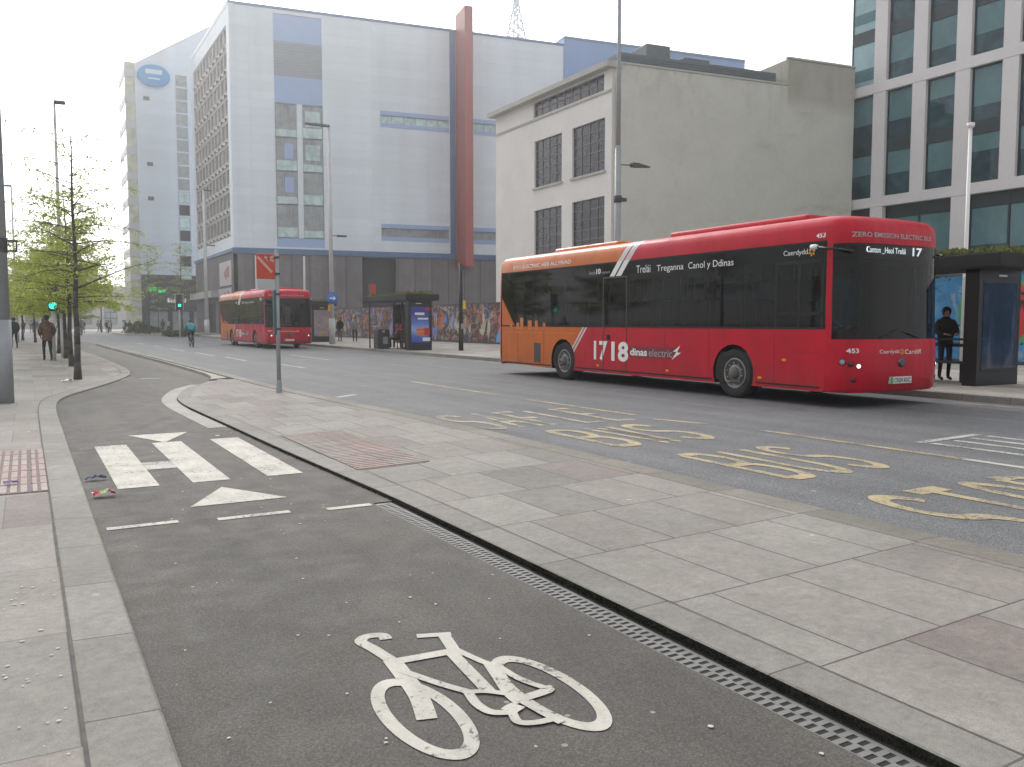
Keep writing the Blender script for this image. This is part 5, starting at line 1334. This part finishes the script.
# litter
def scrap(name, loc, rz, parts, label, cat):
    o = empty(name, loc, rz, label, cat)
    for nm, pts, w, mat in parts:
        mb = MB(); rnd = random.Random(len(nm))
        m = 7
        rows = [[(x, (j - 1.5) / 3 * w + rnd.uniform(-.006, .006), z + .012 + .014 * math.sin(j * 1.9 + x * 40) + rnd.uniform(0, .01)) for j in range(4)] for x, z in pts]
        for a, b in zip(rows, rows[1:]):
            for j in range(3): mb.quad(a[j], a[j + 1], b[j + 1], b[j])
        mb.build(nm, mat, o, recalc=False)
M['foil_red'] = simple('red_wrapper', (.5, .03, .04), .3, .2, 30); M['foil_green'] = simple('green_wrapper', (.3, .4, .06), .3, .3, 40); M['foil_pale'] = simple('pale_wrapper', (.6, .5, .45), .35, .2, 30)
scrap('crisp_packet', (.535, 8.02, .004), .15, [('red_end', [(-.085, .01), (-.06, .02), (-.035, .028)], .1, M['foil_red']), ('printed_middle', [(-.035, .028), (0, .02), (.03, .03)], .1, M['foil_green']), ('pale_patch', [(.03, .03), (.05, .026)], .1, M['foil_pale']), ('far_end', [(.05, .026), (.09, .012)], .1, M['foil_red'])], 'crumpled red and green wrapper lying beside the left kerb', 'litter')
scrap('blue_wrapper', (.53, 8.9, .004), .1, [('sheet', [(-.09, .0), (-.04, .012), (.0, .02), (.05, .008), (.09, .0)], .07, simple('dark_blue_wrapper', (.02, .04, .12), .4, .3, 30))], 'dark blue scrap lying beside the left kerb', 'litter')
scrap('purple_wrapper', (-.16, 8.75, .051), .1, [('sheet', [(-.06, .0), (-.02, .01), (.02, .012), (.06, .0)], .05, simple('purple_wrapper', (.3, .22, .45), .4, .3, 30))], 'pale purple wrapper on the pink tactile paving', 'litter')
scrap('paper_scrap', (.85, 23.6, .04), .4, [('sheet', [(-.12, .0), (-.03, .02), (.05, .03), (.13, .0)], .14, M['white'])], 'white paper scrap at the foot of the nearest tree', 'litter')
HAZE = .0014
# ------------------------------------------------------------------ people
M['skin'] = simple('skin', (.45, .27, .19), .6, .08, 9); M['hair'] = simple('dark_hair', (.02, .016, .013), .6, .3, 30); M['shoe'] = simple('dark_shoes', (.015, .015, .016), .5, .2, 9)
M['cloth_black'] = simple('black_cloth', (.014, .014, .017), .85, .25, 9); M['cloth_navy'] = simple('navy_cloth', (.018, .022, .045), .85, .25, 9)
M['fur'] = simple('brown_fur', (.13, .075, .05), .95, .5, 16, bump=.8, bscale=40); M['cloth_teal'] = simple('teal_cloth', (.02, .27, .32), .7, .15, 9)
M['cloth_red'] = simple('dark_red_cloth', (.17, .02, .03), .8, .2, 9); M['cloth_grey'] = simple('grey_cloth', (.2, .2, .21), .85, .2, 9); M['cloth_pale'] = simple('pale_cloth', (.5, .52, .54), .85, .15, 9); M['denim'] = simple('denim', (.05, .07, .12), .85, .2, 12)
def skin_mesh(V, E, name, sub=1):
    """V = {key: (xyz, r) or (xyz, rx, ry)}; grows one continuous surface round the bones"""
    keys = list(V); idx = {k: i for i, k in enumerate(keys)}
    me = bpy.data.meshes.new(name); me.from_pydata([V[k][0] for k in keys], [(idx[a], idx[b]) for a, b in E], [])
    o = bpy.data.objects.new(name, me); COL.objects.link(o)
    m = o.modifiers.new('s', 'SKIN'); m.use_smooth_shade = True; m.branch_smoothing = .4
    for i, k in enumerate(keys):
        r = V[k][1:]; me.skin_vertices[0].data[i].radius = (r[0], r[-1])
    me.skin_vertices[0].data[0].use_root = True
    if sub: s = o.modifiers.new('u', 'SUBSURF'); s.levels = sub; s.render_levels = sub
    dg = bpy.context.evaluated_depsgraph_get(); dg.update()
    out = bpy.data.meshes.new_from_object(o.evaluated_get(dg)); out.name = name
    bpy.data.objects.remove(o); bpy.data.meshes.remove(me); return out
def person(loc, rz, label, pose, top, legs, hair=None, coat=0, h=1.0, group=None, backpack=None, hood=False, name='person'):
    """figure faces +y; pose gives the joints that differ from standing"""
    J = dict(pel=(0, 0, .94), sp=(0, .0, 1.14), ch=(0, .0, 1.33), nk=(0, 0, 1.49), hd=(0, .02, 1.6), tp=(0, .01, 1.71),
             sl=(-.17, 0, 1.4), sr=(.17, 0, 1.4), el=(-.23, -.02, 1.13), er=(.23, -.02, 1.13), wl=(-.22, .1, .9), wr=(.22, .1, .9),
             hl=(-.09, 0, .9), hr=(.09, 0, .9), kl=(-.1, .02, .5), kr=(.1, .02, .5), al=(-.1, -.03, .09), ar=(.1, -.03, .09))
    J.update(pose)
    v = {k: Vector(p) for k, p in J.items()}
    def toe(k, a):
        d = Vector((0, .17, -.045)) if 'toe' + k not in pose else Vector(pose['toe' + k]); return v[a] + d
    V = {'pel': (v['pel'], .135, .105), 'sp': (v['sp'], .125, .095), 'ch': (v['ch'], .155, .105), 'nk': (v['nk'], .055), 'hd': (v['hd'] , .082, .092), 'tp': (v['tp'] - Vector((0, 0, .035)), .065, .07), 'nose': (v['hd'] + Vector((0, .105, -.012)), .014)}
    E = [('pel', 'sp'), ('sp', 'ch'), ('ch', 'nk'), ('nk', 'hd'), ('hd', 'tp'), ('hd', 'nose')]
    for s in 'lr':
        V.update({'s' + s: (v['s' + s], .062), 'e' + s: (v['e' + s], .042), 'w' + s: (v['w' + s], .029), 'h' + s: (v['h' + s], .095), 'k' + s: (v['k' + s], .058), 'a' + s: (v['a' + s], .04), 't' + s: (toe(s, 'a' + s), .036)})
        d = (v['w' + s] - v['e' + s]).normalized(); side = Vector((0, 1, 0)) - d * d.y; side = side.normalized() if side.length > .1 else Vector((1, 0, 0))
        V['p' + s] = (v['w' + s] + d * .07, .034, .02)
        E += [('ch', 's' + s), ('s' + s, 'e' + s), ('e' + s, 'w' + s), ('w' + s, 'p' + s), ('pel', 'h' + s), ('h' + s, 'k' + s), ('k' + s, 'a' + s), ('a' + s, 't' + s)]
        for i, (off, ln) in enumerate(((-.027, .065), (-.009, .078), (.009, .072), (.027, .055))):
            k = 'f%d' % i + s; V[k] = (v['w' + s] + d * (.09 + ln) + side * off * 1.25, .0085); E.append(('p' + s, k))
        V['th' + s] = (v['w' + s] + d * .08 + side * .06, .009); E.append(('w' + s, 'th' + s))
    o = empty(name, loc, rz, label, 'person', group); o.scale = (h, h, h)
    me = skin_mesh(V, E, 'body'); b = bpy.data.objects.new('body', me); COL.objects.link(b); b.parent = o
    for m in (M['skin'], top, legs, M['shoe']): me.materials.append(m)
    segs = [(0, 'nk', 'hd'), (0, 'hd', 'tp'), (1, 'pel', 'sp'), (1, 'sp', 'ch'), (1, 'ch', 'nk')] + [x for s in 'lr' for x in ((1, 's' + s, 'e' + s), (1, 'e' + s, 'w' + s), (0, 'w' + s, 'p' + s), (0, 'p' + s, 'f1' + s), (2, 'pel', 'h' + s), (2, 'h' + s, 'k' + s), (2, 'k' + s, 'a' + s), (3, 'a' + s, 't' + s))]
    for p in me.polygons:
        c = p.center; best = 1e9
        for m, a, q in segs:
            A, B = V[a][0], V[q][0]; ab = B - A; t = max(0, min(1, (c - A).dot(ab) / max(ab.length_squared, 1e-9))); d = (c - A - ab * t).length / max(V[a][1] * (1 - t) + V[q][1] * t, .02)
            if d < best: best = d; p.material_index = m
    if hair is not None:
        mb = MB(); H0 = V['hd'][0] + Vector((0, -.012, .03)); n = 12
        prof = [(-.1, .07), (-.03, .098), (.04, .1), (.085, .075), (.108, .03), (.112, 0)]
        for (z0, r0), (z1, r1) in zip(prof, prof[1:]):
            for i in range(n):
                a, c = 2 * math.pi * i / n, 2 * math.pi * (i + 1) / n
                if z0 < .03 and 25 < (math.degrees(a) + 15) % 360 < 165: continue   # face left open
                mb.add([H0 + Vector((r0 * math.cos(a), r0 * 1.1 * math.sin(a), z0)), H0 + Vector((r0 * math.cos(c), r0 * 1.1 * math.sin(c), z0)), H0 + Vector((r1 * math.cos(c), r1 * 1.1 * math.sin(c), z1)), H0 + Vector((r1 * math.cos(a), r1 * 1.1 * math.sin(a), z1))], [(0, 1, 2, 3)], 0, True)
        mb.build('hair', hair, o, recalc=False)
    if coat:
        k = 1.32
        C = {'a': (v['pel'].lerp(v['sp'], -1.0 if coat > 1 else -.2), .215, .19), 'b': (v['pel'].lerp(v['sp'], .3), .2, .165), 'c': (v['ch'], .2, .15), 'd': (v['nk'] - Vector((0, 0, .03)), .1, .1)}
        CE = [('b', 'a'), ('b', 'c'), ('c', 'd')]
        for s in 'lr':
            C.update({'s' + s: (v['s' + s], .088), 'e' + s: (v['e' + s], .075), 'w' + s: (v['w' + s], .058)}); CE += [('c', 's' + s), ('s' + s, 'e' + s), ('e' + s, 'w' + s)]
        if hood: C['hood'] = (v['nk'] + Vector((0, -.08, .0)), .12, .1); CE.append(('d', 'hood'))
        mc = skin_mesh({**{'b': C['b']}, **C}, CE, 'coat'); mc.materials.append(top); c = bpy.data.objects.new('coat', mc); COL.objects.link(c); c.parent = o
    if backpack:
        mb = MB(); mb.box(-.15, -.3, 1.02, .15, -.1, 1.45); mb.box(-.11, -.34, 1.06, .11, -.29, 1.25); mb.build('backpack', backpack, o, .05, seg=3)
    return o
WALK = dict(hl=(-.09, 0, .9), kl=(-.1, .16, .52), al=(-.1, .12, .1), kr=(.1, .02, .5), ar=(.1, -.24, .13), toer=(0, .14, -.09), el=(-.25, -.1, 1.14), wl=(-.22, .02, .93), er=(.25, .02, 1.13), wr=(.21, .14, .93))
STAND = {}
POCK = dict(el=(-.25, -.05, 1.14), wl=(-.21, .07, .95), er=(.25, -.05, 1.14), wr=(.21, .07, .95))
person((.69, 36.0, .04), .1, 'person in a bulky brown fur coat and black leggings walking away along the left pavement', {**WALK, **POCK}, M['fur'], M['cloth_black'], M['hair'], 2, 1.0, hood=True)
person((-.55, 54.5, .04), .15, 'person in dark clothes with a backpack walking away at the far left', WALK, M['cloth_navy'], M['cloth_black'], M['hair'], 1, 1.0, backpack=M['cloth_black'])
person((18.75, 12.3, .121), 2.6, 'person in black clothes waiting under the near bus shelter behind its screen', {**STAND, 'el': (-.24, .04, 1.14), 'wl': (-.13, .22, 1.1), 'wr': (.13, .22, 1.1), 'er': (.24, .04, 1.14)}, M['cloth_black'], M['cloth_navy'], M['hair'], 1)
SIT = dict(pel=(0, 0, .55), sp=(0, -.03, .74), ch=(0, -.02, .95), nk=(0, .0, 1.11), hd=(0, .03, 1.22), tp=(0, .03, 1.33), sl=(-.17, 0, 1.02), sr=(.17, 0, 1.02), el=(-.23, .06, .76), er=(.23, .06, .76), wl=(-.12, .28, .68), wr=(.12, .28, .68), hl=(-.09, .05, .53), hr=(.09, .05, .53), kl=(-.11, .45, .5), kr=(.11, .45, .5), al=(-.11, .42, .09), ar=(.11, .42, .09))
person((17.05, 41.9, .121), 1.4, 'person in a dark red jacket sitting in the bus shelter with the burger poster', SIT, M['cloth_red'], M['cloth_black'], M['hair'], 1)
person((17.1, 40.0, .121), 1.7, 'seated person in black with red showing, just behind the burger poster', SIT, M['cloth_black'], M['cloth_red'], M['hair'])
person((19.6, 56.0, .121), 2.8, 'person in grey standing on the far pavement between the two shelters, nearer the bin', STAND, M['cloth_grey'], M['cloth_black'], M['hair'], 1)
person((19.2, 58.0, .121), 2.2, 'person in dark clothes standing on the far pavement right of the blue round sign', STAND, M['cloth_black'], M['denim'], M['hair'], 1)
# people far away on the plaza and by the crossing: small in the picture
protos = []
for i, (t, l) in enumerate(((M['cloth_black'], M['cloth_black']), (M['cloth_grey'], M['denim']), (M['cloth_navy'], M['cloth_black']), (M['cloth_pale'], M['cloth_navy']))):
    protos.append(person((8 + i, 150, 0), 0, 'tiny dark-clothed pedestrian in the distant crowd before the station', WALK if i % 2 else STAND, t, l, M['hair'], 1, group='distant pedestrians'))
rnd = random.Random(2); k = 0
for (xa, xb, ya, yb, n) in ((-1.5, 8, 120, 150, 12), (6.5, 12, 112, 140, 9), (-14, -3, 95, 150, 5)):
    for i in range(n):
        p = protos[k % 4] if k < 4 else copy_tree(protos[k % 4]); k += 1
        y = rnd.uniform(ya, yb); p.location = (rnd.uniform(xa, xb), y, 0); p.rotation_euler = (0, 0, rnd.uniform(0, 6.28))
for i, (x, y, pi, lab) in enumerate(((15.9, 116, 3, 'pale-dressed pedestrian by the shop fronts under the tower'), (14.8, 113, 0, 'dark-dressed pedestrian by the shop fronts under the tower'), (17.6, 78, 3, 'pedestrian in a pale top on the pavement left of the far bus'), (16.8, 79.5, 0, 'pedestrian in black on the pavement left of the far bus'))):
    p = copy_tree(protos[pi]); p.location = (x, y, .12); p['label'] = lab; p['group'] = 'pedestrians on the far pavement'
person((12.15 + .6, 9.62 + 1.2, .55), 3.14, 'bus driver in a dark jacket at the wheel of the near bus', {**SIT, 'wl': (-.15, .42, .85), 'wr': (.15, .42, .85), 'el': (-.25, .15, .8), 'er': (.25, .15, .8)}, M['cloth_navy'], M['cloth_black'], M['hair'], 1)
# cyclist and bicycle
RIDE = dict(pel=(0, -.2, 1.0), sp=(0, -.1, 1.16), ch=(0, .06, 1.32), nk=(0, .16, 1.44), hd=(0, .2, 1.55), tp=(0, .2, 1.67), sl=(-.17, .06, 1.37), sr=(.17, .06, 1.37), el=(-.25, .24, 1.2), er=(.25, .24, 1.2), wl=(-.24, .42, 1.06), wr=(.24, .42, 1.06), hl=(-.09, -.16, .96), hr=(.09, -.16, .96), kl=(-.1, .24, .78), kr=(.1, .16, .62), al=(-.1, .08, .44), ar=(.1, .02, .2))
person((8.68, 54.2, 0), 0, 'cyclist in a teal jacket and black trousers riding away on the road', RIDE, M['cloth_teal'], M['cloth_black'], M['hair'], 1)
bk = empty('bicycle', (8.68, 54.2, 0), 0, 'dark bicycle under the cyclist in the teal jacket', 'bicycle')
first = None
for y in (-.52, .52):
    mb = MB(); n = 28
    mb.lathe([(-.018, .325), (-.02, .34), (0, .352), (.02, .34), (.018, .325), (-.018, .325)], 'x', n=n); w = mb.build('wheel', M['rubber'], bk)
    w.location = (0, y, .352)
    mb = MB(); mb.tube((-.05, 0, 0), (.05, 0, 0), .03, n=8)
    for i in range(14): a = 2 * math.pi * i / 14; mb.tube((.02 * (-1) ** i, 0, 0), (0, .325 * math.cos(a), .325 * math.sin(a)), .003, n=3)
    mb.build('spokes', M['metal_grey'], w)
mb = MB(); P = dict(bb=(0, -.06, .3), st=(0, -.2, .85), hd=(0, .38, .82), hl=(0, .4, .7), ra=(0, -.52, .352), fa=(0, .52, .352))
for a, b, r in (('bb', 'st', .018), ('st', 'hd', .018), ('bb', 'hl', .02), ('hd', 'hl', .02), ('bb', 'ra', .012), ('st', 'ra', .011), ('hl', 'fa', .014)): mb.tube(P[a], P[b], r, n=7)
mb.build('frame', M['black'], bk)
mb = MB(); mb.path([(-.27, .42, 1.03), (-.1, .4, 1.02), (.1, .4, 1.02), (.27, .42, 1.03)], .014, 6); mb.tube((0, .38, .82), (0, .4, 1.02), .014, n=6); mb.build('handlebar', M['black'], bk)
mb = MB(); mb.box(-.07, -.34, .89, .07, -.08, .93); mb.tube((0, -.2, .85), (0, -.21, .9), .014, n=6); mb.build('saddle', M['black'], bk, .02)
mb = MB(); mb.tube((-.1, .05, .42), (-.04, -.06, .3), .012, n=5); mb.tube((.1, -.02, .15), (.04, -.06, .3), .012, n=5); mb.box(-.16, .02, .41, -.06, .12, .43); mb.box(.06, -.06, .14, .16, .04, .16); mb.build('pedals', M['metal_dark'], bk)

# ------------------------------------------------------------------ haze
t = NT('air'); t.n.remove(t.b); pv = t.n.new('ShaderNodeVolumePrincipled'); pv.inputs['Color'].default_value = (.95, .97, 1, 1); pv.inputs['Density'].default_value = HAZE; pv.inputs['Anisotropy'].default_value = .7
t.L(pv.outputs[0], t.out.inputs['Volume']); M['air'] = t.m
mb = MB(); mb.box(-130, -60, -1.2, 170, 300, 99); tag(mb.build('haze', M['air']), kind='stuff')
# ------------------------------------------------------------------ sky, sun, camera
SUN_EL, SUN_AZ = 30, 9            # above the roof corner of the clad block, slightly right of the street's axis
w = bpy.data.worlds.new('World'); SC.world = w; w.use_nodes = True
nt = w.node_tree; N = nt.nodes; bg = N['Background']
sky = N.new('ShaderNodeTexSky'); sky.sky_type = 'NISHITA'; sky.sun_disc = False; sky.sun_elevation = R(SUN_EL); sky.sun_rotation = R(SUN_AZ); sky.air_density = 1.0; sky.dust_density = 3.0
nt.links.new(sky.outputs[0], bg.inputs[0]); bg.inputs[1].default_value = .1
# thin bright overcast in front of the blue sky
tc = N.new('ShaderNodeTexCoord'); mp = N.new('ShaderNodeMapping'); mp.inputs['Scale'].default_value = (1, 1, 2.6); nt.links.new(tc.outputs['Generated'], mp.inputs[0])
nz = N.new('ShaderNodeTexNoise'); nz.inputs['Scale'].default_value = 2.1; nz.inputs['Detail'].default_value = 6; nz.inputs['Roughness'].default_value = .55; nt.links.new(mp.outputs[0], nz.inputs[0])
rc = N.new('ShaderNodeValToRGB'); rc.color_ramp.elements[0].position = .32; rc.color_ramp.elements[0].color = (.7, .715, .75, 1); rc.color_ramp.elements[1].position = .62; rc.color_ramp.elements[1].color = (1.0, .995, .985, 1)
nt.links.new(nz.outputs[0], rc.inputs[0])
# brighter towards the hidden sun
sd = Vector((math.sin(R(SUN_AZ)) * math.cos(R(SUN_EL)), math.cos(R(SUN_AZ)) * math.cos(R(SUN_EL)), math.sin(R(SUN_EL))))
dp = N.new('ShaderNodeVectorMath'); dp.operation = 'DOT_PRODUCT'; dp.inputs[1].default_value = sd; nt.links.new(tc.outputs['Generated'], dp.inputs[0])
mr = N.new('ShaderNodeMapRange'); mr.inputs[1].default_value = .6; mr.inputs[2].default_value = 1; mr.inputs[3].default_value = 1; mr.inputs[4].default_value = 4; mr.interpolation_type = 'SMOOTHSTEP'; nt.links.new(dp.outputs['Value'], mr.inputs[0])
bc = N.new('ShaderNodeBackground'); nt.links.new(rc.outputs[0], bc.inputs[0])
ml = N.new('ShaderNodeMath'); ml.operation = 'MULTIPLY'; ml.inputs[1].default_value = .95; nt.links.new(mr.outputs[0], ml.inputs[0]); nt.links.new(ml.outputs[0], bc.inputs[1])
cov = N.new('ShaderNodeValToRGB'); cov.color_ramp.elements[0].position = .25; cov.color_ramp.elements[0].color = (.82, .82, .82, 1); cov.color_ramp.elements[1].position = .5; cov.color_ramp.elements[1].color = (.97, .97, .97, 1); nt.links.new(nz.outputs[0], cov.inputs[0])
mx = N.new('ShaderNodeMixShader'); nt.links.new(cov.outputs[0], mx.inputs[0]); nt.links.new(bg.outputs[0], mx.inputs[1]); nt.links.new(bc.outputs[0], mx.inputs[2]); nt.links.new(mx.outputs[0], N['World Output'].inputs[0])
sl = bpy.data.lights.new('sun', 'SUN'); sl.energy = 1.4; sl.angle = R(10); sl.color = (1, .95, .87); so = bpy.data.objects.new('sun', sl); COL.objects.link(so); so.rotation_euler = (-sd).to_track_quat('-Z', 'Y').to_euler(); so.location = (0, 0, 60)

cd = bpy.data.cameras.new('camera'); cam = bpy.data.objects.new('camera', cd); COL.objects.link(cam)
PITCH = math.atan(61.5 / 850); YAW = math.atan(487 * math.cos(PITCH) / 850)
cam.location = (0, 0, 1.5); cam.rotation_euler = (math.pi / 2 - PITCH, 0, -YAW)
cd.sensor_width = 36; cd.sensor_fit = 'HORIZONTAL'; cd.lens = 850 / 1024 * 36; cd.clip_start = .05; cd.clip_end = 3000
SC.camera = cam
vs = SC.view_settings; vs.view_transform = 'Standard'; vs.look = 'None'; vs.exposure = .08; vs.gamma = 1; vs.use_curve_mapping = False
SC.render.resolution_x = 1024; SC.render.resolution_y = 767
SC.cycles.max_bounces = 8; SC.cycles.transparent_max_bounces = 16; SC.cycles.use_denoising = True
